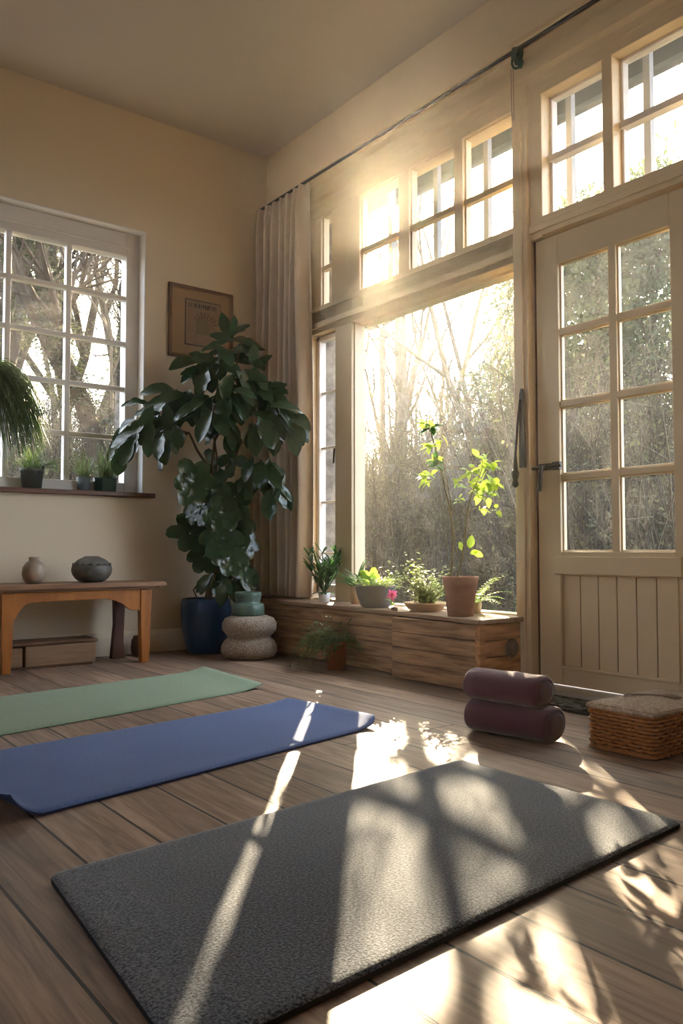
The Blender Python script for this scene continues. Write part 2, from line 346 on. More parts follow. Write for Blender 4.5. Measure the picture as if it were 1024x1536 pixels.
def thing(name, label, cat, loc, group=None, rz=0):
    o = bpy.data.objects.new(name, None); col.objects.link(o); o.location = loc; o.rotation_euler = (0, 0, rz)
    o.empty_display_size = .1
    return tag(o, label, cat, group)
U = random.uniform

# ------------------------------------------------------------------ room shell
W = 2.92; D = 4.65; CZ = 3.31; X0 = -1.9; Y0 = -1.9
struct(MB().box((X0 - .2, Y0 - .2, -.12), (W + .12, D + .3, 0)).build('floor', 'floor'))
struct(MB().box((X0 - .2, Y0 - .2, CZ), (W + .3, D + .3, CZ + .15)).build('ceiling', 'ceiling'))
LW = (.52, 2.044, .965, 2.585)       # opening of the window in the left wall: x0 x1 z0 z1
mb = MB(); T = .26
mb.box((X0 - .2, D, 0), (LW[0], D + T, CZ)); mb.box((LW[1], D, 0), (W + .12, D + T, CZ))
mb.box((LW[0], D, 0), (LW[1], D + T, LW[2])); mb.box((LW[0], D, LW[3]), (LW[1], D + T, CZ))
struct(mb.build('wall_left', 'wall'))
WT = .13
TOPZ = 2.95; WY0, WY1 = 1.52, 4.14    # joinery spans y WY0..WY1
mb = MB()
mb.box((W, WY1, 0), (2.975, D, CZ)); mb.box((W, Y0 - .2, 0), (W + WT, WY0, CZ))
mb.box((W, WY0, 2.74), (W + WT, WY1, CZ)); mb.box((W, 2.41, 0), (W + WT, WY1, .30))
struct(mb.build('wall_right', 'wall'))
mb = MB(); mb.box((3.022, 4.112, 0), (3.09, D + .3, CZ)); mb.box((2.976, 4.147, 0), (3.022, D, CZ)); struct(mb.build('wall_outer_pier', 'brick'))
struct(MB().box((X0 - .2, Y0 - .2, 0), (W, Y0, CZ)).build('wall_back', 'wall'))
SW = (.9, 1.62, 1.05, 2.1)   # unseen small window added for fill light, opposite the big one
mb = MB(); mb.box((X0 - .2, Y0, 0), (X0, SW[0], CZ)); mb.box((X0 - .2, SW[1], 0), (X0, D, CZ)); mb.box((X0 - .2, SW[0], 0), (X0, SW[1], SW[2])); mb.box((X0 - .2, SW[0], SW[3]), (X0, SW[1], CZ))
struct(mb.build('wall_side', 'wall'))
ws = bpy.data.objects.new('added_fill_window', None); col.objects.link(ws); ws.location = (X0 - .1, 1.26, SW[2]); struct(ws)
def under(o, par):
    o.parent = par; o.matrix_parent_inverse = Matrix.Translation(-par.location) if not par.rotation_euler.z else (Matrix.Translation(par.location) @ Matrix.Rotation(par.rotation_euler.z, 4, 'Z')).inverted()
    return o
mb = MB(); a, b, c, d = SW
mb.box((X0 - .06, a, c), (X0 - .02, a + .04, d)); mb.box((X0 - .06, b - .04, c), (X0 - .02, b, d)); mb.box((X0 - .06, a + .04, c), (X0 - .02, b - .04, c + .04)); mb.box((X0 - .06, a + .04, d - .04), (X0 - .02, b - .04, d)); mb.box((X0 - .055, 1.25, c + .04), (X0 - .025, 1.27, d - .04))
under(mb.build('window_frame', 'paintwhite', bevel=.004), ws)
under(MB().box((X0 - .042, a + .04, c + .04), (X0 - .038, b - .04, d - .04)).build('window_glass', 'glass'), ws)
# skirting
mb = MB(); mb.prism([(0, 0), (.018, 0), (.018, .105), (.012, .12), (.006, .134), (0, .134)], (X0, D, 0), (0, -1, 0), (0, 0, 1), (1, 0, 0), W - X0)
struct(mb.build('baseboard_left', 'wall'))
mb = MB(); mb.prism([(0, 0), (.018, 0), (.018, .105), (.012, .12), (.006, .134), (0, .134)], (W, Y0, 0), (-1, 0, 0), (0, 0, 1), (0, 1, 0), WY0 - Y0 - .03)
struct(mb.build('baseboard_right', 'wall'))

# plastered reveal of the left window (lining just inside the opening)
mb = MB(); x0, x1, z0, z1 = LW; e_ = .006
mb.box((x1 - e_, D - .001, z0), (x1, D + T, z1)); mb.box((x0, D - .001, z0), (x0 + e_, D + T, z1)); mb.box((x0, D - .001, z1 - e_), (x1, D + T, z1))
struct(mb.build('trim_1', 'reveal'))
wf = bpy.data.objects.new('window_1', None); col.objects.link(wf); wf.location = (1.28, 4.78, .965); struct(wf)
def under(o, par):
    o.parent = par; o.matrix_parent_inverse = Matrix.Translation(-par.location) if not par.rotation_euler.z else (Matrix.Translation(par.location) @ Matrix.Rotation(par.rotation_euler.z, 4, 'Z')).inverted()
    return o
# left window: frame + glazing bars + glass
YG = 4.77; gx0, gx1, gz0, gz1 = .60, 1.957, 1.03, 2.435
mb = MB()
mb.box((x0, YG - .035, z0), (gx0, YG + .05, z1)); mb.box((gx1, YG - .035, z0), (x1, YG + .05, z1))
mb.box((gx0, YG - .035, z0), (gx1, YG + .05, gz0)); mb.box((gx0, YG - .035, gz1), (gx1, YG + .05, z1))
mb.box((gx0 - .02, YG - .05, gz1 + .045), (gx1 + .02, YG - .03, gz1 + .06))
under(mb.build('window_frame', 'paintwhite', bevel=.004), wf)
mb = MB()
for xx in (.92, 1.262, 1.605): mb.box((xx - .016, YG - .028, gz0), (xx + .016, YG + .02, gz1))
for zz in (1.306, 1.608, 1.89, 2.174): mb.box((gx0, YG - .0275, zz - .014), (gx1, YG + .0195, zz + .014))
under(mb.build('glazing_bars', 'paintwhite', bevel=.005), wf)
under(MB().box((gx0, YG - .002, gz0), (gx1, YG + .002, gz1)).build('window_glass', 'glass'), wf)
# wooden sill board
mb = MB(); mb.box((LW[0] - .07, D - .045, .937), (2.108, D + .085, .965))
struct(mb.build('trim_2', 'sillwood', bevel=.005))

# ------------------------------------------------------------------ big window wall joinery
GX = 2.985   # glass plane
F0, F1 = 2.905, 3.02
BW = (2.46, 3.69, .325, 1.955)   # big pane opening
CS = (3.855, 4.10, .36, 1.95)    # casement opening
TZ = (2.12, 2.685)
win = bpy.data.objects.new('window_2', None); col.objects.link(win); win.location = (2.96, 3.28, .3); struct(win)
mb = MB()
mb.box((F0, 3.69, .3), (2.995, 3.85, 2.12))                         # post between casement and big pane
mb.box((F0, 4.10, .3), (F1, 4.145, 2.72))                         # outer left jamb
mb.box((F0 + .02, 2.455, .3), (F1, 4.12, .325))                   # bottom rail
mb.box((F0 - .005, 2.455, 1.955), (F1, 4.12, 2.12))               # rail
mb.box((F0 - .02, 2.455, 1.985), (F0 - .004, 4.12, 2.02))         # bead on the rail
mb.box((F0 - .012, 2.455, 2.09), (F0 - .004, 4.12, 2.12))
mb.box((F0, 2.455, 2.685), (F1, 4.12, 2.75))                      # head
mb.box((F0, 3.614, 2.12), (2.97, 3.885, 2.685))                       # wide transom post left of the lights
under(mb.build('window_frame', 'paint', bevel=.004), win)
# inner stop of the big pane (pale jamb lining)
mb = MB(); mb.box((GX - .06, BW[1] - .008, BW[2]), (2.998, BW[1] + .001, BW[3])); mb.box((GX - .02, BW[0], BW[2]), (F1 + .02, BW[0] + .012, BW[3]))
mb.box((GX - .02, BW[0], BW[3] - .012), (F1 + .02, BW[1], BW[3] + .001))
under(mb.build('pane_stop', 'paint'), win)
under(MB().box((GX - .002, BW[0], BW[2]), (GX + .002, BW[1], BW[3])).build('large_pane', 'glass'), win)
# casement sash
mb = MB()
a, b, c, d = CS
mb.box((2.95, a, c), (3.0, a + .035, d)); mb.box((2.95, b - .03, c), (3.0, b, d)); mb.box((2.95, a, c), (3.0, b, c + .05)); mb.box((2.95, a, d - .03), (3.0, b, d))
for k in (1.595, 1.25, .915, .60): mb.box((2.965, a + .03, k - .007), (2.99, b - .03, k + .007))
sash = under(mb.build('casement_sash', 'paintwhite', bevel=.003), win)
mb = MB(); mb.box((2.935, 3.862, 1.13), (2.951, 3.88, 1.24)); mb.tube([(2.94, 3.87, 1.235), (2.915, 3.87, 1.225), (2.91, 3.872, 1.14)], .006, 8)
hd = mb.build('handle', 'iron'); under(hd, win); 
under(MB().box((2.976, a + .03, c + .05), (2.98, b - .03, d - .03)).build('casement_glass', 'glass'), win)
# transom lights over casement and big pane
lights_y = [(3.885, 3.995), (3.273, 3.614), (2.85, 3.19), (2.46, 2.79)]; GT_ = 2.936
mb = MB()
mb.box((F0, 3.995, 2.12), (2.97, 4.12, 2.685)); mb.box((F0, 3.19, 2.12), (2.97, 3.273, 2.685)); mb.box((F0, 2.79, 2.12), (2.97, 2.85, 2.685))
for (a, b) in lights_y:
    mb.box((GT_ - .022, a, 2.355 - .014), (GT_ + .012, b, 2.355 + .014)); q = .008
    mb.box((GT_ - .014, a, 2.12), (GT_ + .02, a + q, 2.685)); mb.box((GT_ - .014, b - q, 2.12), (GT_ + .02, b, 2.685))
    mb.box((GT_ - .014, a, 2.12), (GT_ + .02, b, 2.12 + q)); mb.box((GT_ - .014, a, 2.685 - q), (GT_ + .02, b, 2.685))
under(mb.build('transom_bars', 'paint', bevel=.002), win)
mb = MB()
for (a, b) in lights_y: mb.box((GT_ - .002, a, 2.12), (GT_ + .002, b, 2.685))
under(mb.build('transom_glass', 'glass'), win)
# outer storm bars seen behind the transom glass
mb = MB()
for yy in (4.08, 3.55, 3.17, 2.80): mb.box((3.085, yy - .016, 2.02), (3.115, yy + .016, 2.86))
mb.box((3.085, 2.42, 2.80), (3.115, 4.16, 2.86)); mb.box((3.085, 2.42, 1.98), (3.115, 4.16, 2.03))
under(mb.build('storm_bars', 'outerbar'), win)

# post between big window and door, running to the cornice
mb = MB(); mb.box((2.885, 2.372, 0), (F1, 2.455, 2.76)); mb.box((2.875, 2.395, 0), (2.886, 2.435, 2.76))
struct(mb.build('trim_3', 'paint', bevel=.004))
# door transom window
dw = bpy.data.objects.new('window_3', None); col.objects.link(dw); dw.location = (2.96, 1.95, 2.12); struct(dw)
mb = MB()
mb.box((F0, 2.30, 2.03), (F1, 2.372, 2.76)); mb.box((F0, 1.52, 2.03), (F1, 1.585, 2.76)); mb.box((F0 - .01, 1.585, 2.035), (F1, 2.30, 2.12)); mb.box((F0, 1.585, 2.69), (F1, 2.30, 2.76))
mb.box((F0 - .022, 1.54, 2.055), (F0 - .009, 2.36, 2.085))
mb.box((F0, 1.932, 2.12), (F1, 1.982, 2.69))
under(mb.build('window_frame', 'paint', bevel=.004), dw)
mb = MB()
for (a, b) in ((1.585, 1.932), (1.982, 2.30)):
    mb.box((GX - .035, a, 2.40 - .015), (GX + .01, b, 2.40 + .015))
    mb.box((GX - .02, a, 2.12), (GX + .02, a + .014, 2.69)); mb.box((GX - .02, b - .014, 2.12), (GX + .02, b, 2.69)); mb.box((GX - .02, a, 2.12), (GX + .02, b, 2.134)); mb.box((GX - .02, a, 2.676), (GX + .02, b, 2.69))
under(mb.build('glazing_bars', 'paintwhite', bevel=.003), dw)
under(MB().box((GX - .002, 1.585, 2.12), (GX + .002, 2.30, 2.69)).build('window_glass', 'glass'), dw)
mb = MB()
for yy in (2.285, 1.885, 1.5): mb.box((3.085, yy - .016, 2.02), (3.115, yy + .016, 2.86))
mb.box((3.085, 1.45, 2.80), (3.115, 2.42, 2.86)); mb.box((3.085, 1.45, 1.98), (3.115, 2.42, 2.03))
under(mb.build('storm_bars', 'outerbar'), dw)
# cornice mouldings over the windows and over the door
prof = [(0, 0), (.018, 0), (.018, .035), (.035, .05), (.035, .095), (.022, .105), (.022, .135), (.05, .155), (.062, .185), (.062, .205), (.03, .205), (.03, .215), (0, .215)]
mb = MB(); mb.prism(prof, (W, 2.43, 2.745), (-1, 0, 0), (0, 0, 1), (0, 1, 0), 4.15 - 2.43); struct(mb.build('trim_4', 'paint'))
prof2 = [(a * 1.25, b * 1.08) for a, b in prof]
mb = MB(); mb.prism(prof2, (W, 1.40, 2.74), (-1, 0, 0), (0, 0, 1), (0, 1, 0), 2.43 - 1.40); struct(mb.build('trim_5', 'paint'))
# door jamb right, outside the view mostly, and the stone threshold
mb = MB(); mb.box((F0, 1.52, 0), (F1, 1.572, 2.035)); struct(mb.build('trim_6', 'paint', bevel=.004))
mb = MB(); mb.box((2.83, 1.50, 0), (3.10, 2.372, .026)); struct(mb.build('threshold', 'threshold', bevel=.004))
mb = MB(); mb.box((2.935, 2.356, .03), (2.95, 2.3725, 2.034)); struct(mb.build('trim_7', 'darkseam'))

# ------------------------------------------------------------------ the glazed door
door = bpy.data.objects.new('door_1', None); col.objects.link(door); door.location = (2.94, 1.96, .03); struct(door)
DX0, DX1 = 2.925, 2.97; dy0, dy1 = 1.575, 2.355
gy0, gy1, dz0, dz1 = 1.70, 2.235, .613, 1.893
mb = MB()
mb.box((DX0, gy1, .035), (DX1, dy1, 2.025)); mb.box((DX0, dy0, .035), (DX1, gy0, 2.025))
mb.box((DX0, gy0, dz1), (DX1, gy1, 2.025)); mb.box((DX0, gy0, .51), (DX1, gy1, dz0)); mb.box((DX0, gy0, .035), (DX1, gy1, .12))
mb.box((DX0 - .012, gy0 - .03, .515), (DX0 + .001, gy1 + .03, .592))
mb.box((DX0 - .006, gy1, .12), (DX0 + .001, gy1 + .012, .515)); mb.box((DX0 - .006, gy0 - .012, .12), (DX0 + .001, gy0, .515)); mb.box((DX0 - .006, gy0 - .012, .108), (DX0 + .001, gy1 + .012, .12))
under(mb.build('door_frame', 'paint', bevel=.003), door)
mb = MB(); n = 6; wv = (gy1 - gy0) / n
for k in range(n): mb.box((DX0 + .012, gy0 + k * wv + .002, .115), (DX0 + .03, gy0 + (k + 1) * wv - .002, .515))
mb.box((DX0 + .026, gy0, .11), (DX0 + .034, gy1, .52))
under(mb.build('lower_panel', 'paint', bevel=.002), door)
mb = MB(); ym = 1.963
mb.box((DX0 + .004, ym - .018, dz0), (DX1 - .004, ym + .018, dz1))
for zz in (.94, 1.262, 1.585): mb.box((DX0 + .005, gy0, zz - .013), (DX1 - .005, gy1, zz + .013))
for (a, b) in ((gy0, ym - .018), (ym + .018, gy1)):
    for (c, d) in ((dz0, .927), (.953, 1.249), (1.275, 1.572), (1.598, dz1)):
        q = .007
        mb.box((DX0 + .015, a, c), (DX1 - .01, a + q, d)); mb.box((DX0 + .015, b - q, c), (DX1 - .01, b, d)); mb.box((DX0 + .015, a, c), (DX1 - .01, b, c + q)); mb.box((DX0 + .015, a, d - q), (DX1 - .01, b, d))
under(mb.build('glazing_bars', 'paint', bevel=.002), door)
under(MB().box((2.946, gy0, dz0), (2.95, gy1, dz1)).build('door_glass', 'glassdoor'), door)
# iron latch: keep on the stile, bar, lever
mb = MB()
mb.box((DX0 - .010, 2.225, .975), (DX0 + .001, 2.345, 1.005)); mb.box((DX0 - .022, 2.222, .972), (DX0 - .002, 2.262, 1.008))
mb.tube([(DX0 - .02, 2.30, .99), (DX0 - .045, 2.30, .985), (DX0 - .05, 2.302, .95), (DX0 - .05, 2.305, .90), (DX0 - .04, 2.318, .885)], [.010, .010, .010, .009, .012], 10)
mb.tube([(DX0 - .018, 2.215, .99), (DX0 - .018, 2.40, .985)], .008, 10)
under(mb.build('handle', 'iron', bevel=.002), door)
st = thing('window_stay', 'black iron stay hanging on the post left of the glazed door', 'window stay', (2.865, 2.40, 1.0))
mb = MB(); mb.prism([(-.017, .0), (.017, .0), (.014, .33), (.006, .36), (-.004, .36), (-.009, .32)], (2.872, 2.392, .99), (0, 1, 0), (0, 0, 1), (-1, 0, 0), .014)
under(mb.build('strap', 'iron', bevel=.003), st)
mb = MB(); mb.tube([(2.848, 2.42, .96), (2.85, 2.423, 1.05), (2.852, 2.41, 1.18), (2.856, 2.398, 1.30)], [.012, .006, .005, .005], 8)
under(mb.build('arm', 'iron'), st)
mb = MB(); mb.lathe([(0, 0), (.013, .008), (.016, .02), (.011, .035), (.016, .05), (.018, .07), (.01, .085), (0, .088)], (2.85, 2.424, .90), 14)
under(mb.build('knob', 'iron'), st)

# ------------------------------------------------------------------ mats
def quad_mat(name, corners, th, mats, label, cat, lift=None, rad=.02, nx=60, ny=24, ribs=False, round_=.012):
    """corners near-left, near-right, far-right, far-left; lift(u, v)->z"""
    A, B, C_, D_ = [Vector((*c, 0)) for c in corners]
    mb = MB()
    def P(u, v):
        # rounded corners
        lu = (B - A).length; lv = (D_ - A).length
        x = u * lu; y = v * lv
        for cx, cy, sx, sy in ((rad, rad, -1, -1), (lu - rad, rad, 1, -1), (rad, lv - rad, -1, 1), (lu - rad, lv - rad, 1, 1)):
            dx, dy = (x - cx) * sx, (y - cy) * sy
            if dx > 0 and dy > 0:
                m_ = max(dx, dy); k = m_ / math.hypot(dx, dy)
                x = cx + (x - cx) * k; y = cy + (y - cy) * k
        u, v = x / lu, y / lv
        return A * (1 - u) * (1 - v) + B * u * (1 - v) + C_ * u * v + D_ * (1 - u) * v
    def tt(i, n): return .5 - .5 * math.cos(PI * i / n) if False else i / n
    vs = []
    for j in range(ny + 1):
        for i in range(nx + 1):
            u, v = i / nx, j / ny; p = P(u, v); z = .0015 + (lift(u, v) if lift else 0)
            ed = min(i, nx - i, j, ny - j); rz = 0
            if ribs and 1 < i < 9 and 0 < j < ny: rz = .0025 * (i % 2)
            vs.append((p.x, p.y, z + th - (round_ * .35 if ed == 0 else 0) + rz))
    nb = len(vs)
    for j in range(ny + 1):
        for i in range(nx + 1):
            u, v = i / nx, j / ny; p = P(u, v); z = .0015 + (lift(u, v) if lift else 0); vs.append((p.x, p.y, z))
    q = nx + 1; top = []; side = []
    for j in range(ny):
        for i in range(nx):
            a = j * q + i; top.append((a, a + 1, a + q + 1, a + q)); side.append((nb + a, nb + a + q, nb + a + q + 1, nb + a + 1))
    for i in range(nx):
        side.append((i, nb + i, nb + i + 1, i + 1)); a = ny * q + i; side.append((a, a + 1, nb + a + 1, nb + a))
    for j in range(ny):
        a = j * q; side.append((a, a + q, nb + a + q, nb + a)); a = j * q + nx; side.append((a, nb + a, nb + a + q, a + q))
    mb.add(vs, top, 0, True); mb.f += [f for f in side]; mb.mi += [1] * len(side); mb.sm += [False] * len(side)
    return tag(mb.build(name, mats), label, cat)
quad_mat('yoga_mat', [(.455, .905), (1.735, 1.000), (1.732, 1.690), (.510, 1.570)], .013, ['matdark', 'matdarkedge'],
         'thick charcoal speckled mat with ribbed end, nearest and barred by sunlight', 'yoga mat', ribs=True, nx=90, ny=40, rad=.025)
def bl(u, v): return .055 * max(0, (.07 - u) / .07) ** 1.6 + .03 * max(0, (u - .9) / .1) ** 2 * (1 - .5 * v)
quad_mat('yoga_mat', [(.53, 1.93), (1.865, 2.204), (1.852, 2.778), (.46, 2.61)], .010, ['matblue', 'matblueedge'],
         'blue yoga mat lying between the green mat and the charcoal mat', 'yoga mat', lift=bl, rad=.06, nx=90, ny=30)
def gl_(u, v): return .02 * max(0, (u - .9) / .1) ** 2
quad_mat('yoga_mat', [(.30, 2.76), (1.954, 3.12), (1.998, 3.77), (.30, 3.51)], .006, ['matgreen', 'matgreenedge'],
         'thin pale sage green yoga mat, farthest, in front of the wooden bench', 'yoga mat', lift=gl_, rad=.012, nx=60, ny=20)

# ------------------------------------------------------------------ bench
bn = thing('bench', 'low honey wood bench with shaped brackets under the left window', 'bench', (1.5, 4.38, 0))
mb = MB(); mb.prism([(0, 0), (.99, 0), (1.0, .012), (.985, .026), (.015, .026), (0, .012)], (1.005, 4.215, .418), (1, 0, 0), (0, 0, 1), (0, 1, 0), .33)
mb.box((1.03, 4.235, .405), (1.97, 4.52, .419)); under(mb.build('bench_top', 'benchtop', bevel=.003), bn)
def bleg(x, y, m='benchwood', rear=False):
    mb = MB()
    if not rear: mb.prism([(-.03, 0), (.012, 0), (.018, .1), (.02, .25), (.03, .40), (-.04, .40), (-.038, .2)], (x, y, 0), (1, 0, 0), (0, 0, 1), (0, 1, 0), .045)
    else: mb.prism([(-.045, 0), (.035, 0), (.025, .1), (.03, .25), (.035, .40), (-.035, .40), (-.028, .2)], (x, y, 0), (1, 0, 0), (0, 0, 1), (0, 1, 0), .04)
    return under(mb.build('leg', m, bevel=.004), bn)
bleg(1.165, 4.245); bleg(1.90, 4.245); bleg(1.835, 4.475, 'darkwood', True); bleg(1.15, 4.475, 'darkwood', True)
mb = MB()   # front apron with two curved brackets
pts = [(1.12, .405), (1.12, .28), (1.17, .265), (1.195, .272), (1.21, .30), (1.235, .335), (1.27, .352), (1.66, .358), (1.72, .345), (1.76, .325), (1.785, .302), (1.81, .29), (1.85, .288), (1.875, .26), (1.89, .22), (1.905, .22), (1.905, .405)]
mb.prism(pts, (0, 4.25, 0), (1, 0, 0), (0, 0, 1), (0, 1, 0), .02); under(mb.build('apron', 'benchwood', bevel=.003), bn)
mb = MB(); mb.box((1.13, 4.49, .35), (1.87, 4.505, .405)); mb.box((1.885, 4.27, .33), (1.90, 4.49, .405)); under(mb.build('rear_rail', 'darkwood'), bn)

# long box under the bench, and jug
lb = thing('wooden_box', 'long worn pale wooden box lying under the bench', 'box', (1.4, 4.44, 0))
mb = MB(); mb.box((.93, 4.37, .012), (1.27, 4.52, .115)); mb.box((1.28, 4.36, .012), (1.655, 4.53, .118)); under(mb.build('body', 'palewood', bevel=.004), lb)
mb = MB(); mb.box((.92, 4.355, .12), (1.665, 4.54, .139)); mb.box((.94, 4.365, 0), (1.64, 4.53, .012)); under(mb.build('cover', 'bookcover', bevel=.006), lb)
jg = MB(); jg.lathe([(.03, 0), (.048, .012), (.054, .05), (.05, .095), (.04, .11), (.042, .118), (.036, .12), (.034, .1), (0, .1)], (1.975, 4.51, 0), 28)
tag(jg.build('jug', 'darkwood', loc=(1.975, 4.51, 0)), 'small dark brown jug on the floor behind the right leg of the bench', 'jug')

# vases on the bench
v = MB(); v.lathe([(0, 0), (.034, 0), (.05, .018), (.061, .05), (.057, .085), (.042, .108), (.028, .118), (.024, .128), (.028, .138), (.02, .140), (.017, .125), (0, .12)], (1.318, 4.37, .444), 32, wob=lambda t, z: .03 * math.sin(3 * t + 30 * z))
tag(v.build('vase', 'vasepale', loc=(1.318, 4.37, .444)), 'small cream lumpy ceramic vase with a narrow neck on the bench', 'vase')
v = MB(); v.lathe([(0, 0), (.055, 0), (.075, .010), (.09, .024), (.103, .043), (.109, .066), (.106, .085), (.095, .104), (.078, .120), (.06, .131), (.045, .136), (.04, .142), (.034, .142), (.034, .13), (0, .12)], (1.632, 4.38, .444), 44)
for k in range(16):
    t = 2 * PI * k / 16; cx, cy = 1.632 + .101 * math.cos(t), 4.38 + .101 * math.sin(t); ring = []
    for q in range(10):
        s_ = 2 * PI * q / 9 * 1.6; rr = .004 + .009 * q / 9
        ring.append((cx - math.sin(t) * rr * math.cos(s_), cy + math.cos(t) * rr * math.cos(s_), .444 + .094 + rr * math.sin(s_)))
    v.tube(ring, .0018, 5)
tag(v.build('vase', 'vasedark', loc=(1.632, 4.38, .444)), 'squat round dark grey pottery vase with carved scrolls on the bench', 'vase')

# picture
pf = thing('picture_frame', 'small framed old print in a wide mount on the left wall', 'picture', (2.425, D, 1.84))
fx0, fx1, fz0, fz1 = 2.195, 2.652, 1.835, 2.302; y1 = D - .003
mb = MB()
for (a, b, c, d) in ((fx0, fx1, fz1 - .022, fz1), (fx0, fx1, fz0, fz0 + .022), (fx0, fx0 + .02, fz0, fz1), (fx1 - .02, fx1, fz0, fz1)): mb.box((a, y1 - .02, c), (b, y1, d))
fr_ = under(mb.build('frame', 'frame', bevel=.003), pf)
mb = MB()
for (a, b, c, d) in ((fx0 + .02, fx1 - .02, fz1 - .027, fz1 - .022), (fx0 + .02, fx1 - .02, fz0 + .022, fz0 + .027), (fx0 + .02, fx0 + .026, fz0 + .022, fz1 - .022), (fx1 - .026, fx1 - .02, fz0 + .022, fz1 - .022)): mb.box((a, y1 - .015, c), (b, y1, d))
under(mb.build('gilt_slip', 'gilt'), pf)
under(MB().box((fx0 + .02, y1 - .006, fz0 + .02), (fx1 - .02, y1 - .001, fz1 - .02)).build('mount', 'mount'), pf)
mb = MB(); ax0, ax1, az0, az1 = 2.315, 2.56, 1.93, 2.215
mb.box((ax0 - .006, y1 - .008, az0 - .006), (ax1 + .004, y1 - .0055, az1 + .006), 1); mb.box((ax0, y1 - .009, az0), (ax1, y1 - .0062, az1), 0)
R = random.Random(3)
xx = ax0 + .02
while xx < ax1 - .03:       # title strokes too small to read
    ww = R.uniform(.006, .012); mb.box((xx, y1 - .0098, az1 - .045), (xx + ww * .5, y1 - .0088, az1 - .018 + R.uniform(-.004, .003)), 1)
    if R.random() > .4: mb.box((xx, y1 - .0098, az1 - R.choice([.022, .034, .045])), (xx + ww, y1 - .0088, az1 - .018), 1)
    xx += ww + .006
for k in range(14): zz = az0 + .02 + k * .015; mb.box((ax0 + .012, y1 - .0098, zz), (ax0 + .045 + R.uniform(-.01, .005), y1 - .0088, zz + .004), 3)
for k in range(16):
    t = -1.1 + k * .16; cx, cz = ax0 + .13, az1 - .16; dx, dz = math.sin(t), math.cos(t)
    mb.prism([(-.0015, .055), (.0015, .055), (.0022, .095), (-.0022, .095)], (cx, y1 - .0088, cz), (dz, 0, -dx), (dx, 0, dz), (0, -1, 0), .0008, 1 if k % 2 else 3)
mb.prism([(-.045, -.06), (.05, -.06), (.055, .0), (.03, .055), (0, .075), (-.03, .055), (-.048, 0)], (ax0 + .115, y1 - .0086, az0 + .13), (1, 0, 0), (0, 0, 1), (0, -1, 0), .001, 2)
under(mb.build('print', ['printpaper', 'printink', 'printfig', 'printrust']), pf)

# ------------------------------------------------------------------ curtain and rod
RX = 2.835
rod = thing('curtain_rod', 'thin dark curtain rod running along the wall above the windows', 'curtain rod', (RX, 3, 2.91))
under(MB().tube([(RX, 4.62, 2.908), (RX, .9, 2.908)], .0095, 12).build('rod', 'iron'), rod)
for yy in (2.39, 4.60):
    under(MB().tube([(W - .001, yy, 2.90), (RX - .002, yy, 2.895)], .007, 8).build('bracket', 'iron'), rod)
mb = MB(); R = random.Random(5); P_ = []
for k in range(46): t = k * .55; P_.append((RX + .021 * math.cos(t) + R.uniform(-.004, .004), 2.375 + .015 * math.sin(k * .35), 2.893 + .032 * math.sin(t) - k * .0009))
mb.tube(P_, .006, 7); mb.tube([(RX, 2.37, 2.87), (RX + .004, 2.362, 2.845), (RX - .004, 2.355, 2.815)], [.013, .016, .010], 8)
tag(mb.build('tied_cord', 'tie', loc=(RX, 2.375, 2.88)), 'dark green cord knotted round the curtain rod above the post', 'cord tie')
mb = MB()
for yy in (2.441, 2.428): mb.tube([(2.868, yy, 2.86), (2.870, yy, 2.70), (2.872, yy - .001, 2.61)], .0014, 5)
tag(mb.build('pull_cord', 'cord', loc=(2.87, 2.435, 2.73)), 'two thin blind cords hanging down the post below the green knot', 'cord')
# curtain: pinch-pleated header then loose folds
mb = MB(); NU, NV = 150, 46; vs = []
for j in range(NV + 1):
    v_ = j / NV; z = 2.90 - v_ * (2.90 - .335)
    head = max(0, 1 - v_ / .055); low = v_
    for i in range(NU + 1):
        u = i / NU
        yl = 4.625 - .015 * v_; yr = 4.035 - .03 * math.sin(v_ * PI) + .012 * math.sin(v_ * 5)
        uu = u + .012 * math.sin(u * 23 + v_ * 2)
        y = yl + (yr - yl) * u + .006 * math.sin(v_ * 9 + u * 14)
        ph = uu * 2 * PI * 7.5 + .5 * math.sin(v_ * 2.2 + u * 4)
        a_ = .030 + .010 * math.sin(u * 9) + .010 * low
        x = RX + a_ * (math.sin(ph) + .28 * math.sin(2 * ph + 1)) * (1 - .55 * head)
        x += .011 * head * math.sin(uu * 2 * PI * 26) + .008 * math.sin(v_ * 6 + u * 3)
        if .045 < v_ < .075: x += (.006) * math.sin(uu * 2 * PI * 15)
        vs.append((x, y, z))
q = NU + 1
mb.add(vs, [(j * q + i, j * q + i + 1, (j + 1) * q + i + 1, (j + 1) * q + i) for j in range(NV) for i in range(NU)], 0, True)
cu = mb.build('curtain', 'curtain', loc=(RX, 4.33, .335)); s_ = cu.modifiers.new('s', 'SOLIDIFY'); s_.thickness = .003
tag(cu, 'long cream pleated curtain gathered in the corner beside the window', 'curtain')

# ------------------------------------------------------------------ wooden chest benches under the window
BT = .32
def chest(name, label, x0, y0, y1_, nrow, end=False):
    c = thing(name, label, 'storage chest', (x0 + .15, (y0 + y1_) / 2, 0), 'plank chests below the big window')
    mb = MB(); hh = (BT - .03) / nrow
    for k in range(nrow):
        z = .008 + k * hh; mb.box((x0 + U(0, .003), y0 + .025 * end, z), (x0 + .02, y1_ - .004, z + hh - .003))
    under(mb.build('front_planks', 'crate', bevel=.003), c)
    mb = MB()
    for k in range(nrow):
        z = .008 + k * hh; mb.box((x0 + .02, y0, z), (2.90, y0 + .02, z + hh - .003))
    under(mb.build('end_planks', 'crateend', bevel=.003), c)
    mb = MB(); mb.box((x0 + .02, y0 + .02, .01), (2.90, y1_ - .004, BT - .03)); mb.box((2.88, y0 - .004, .004), (2.902, y0 + .025, BT - .022), 0)
    under(mb.build('carcass', 'darkwood'), c)
    return c
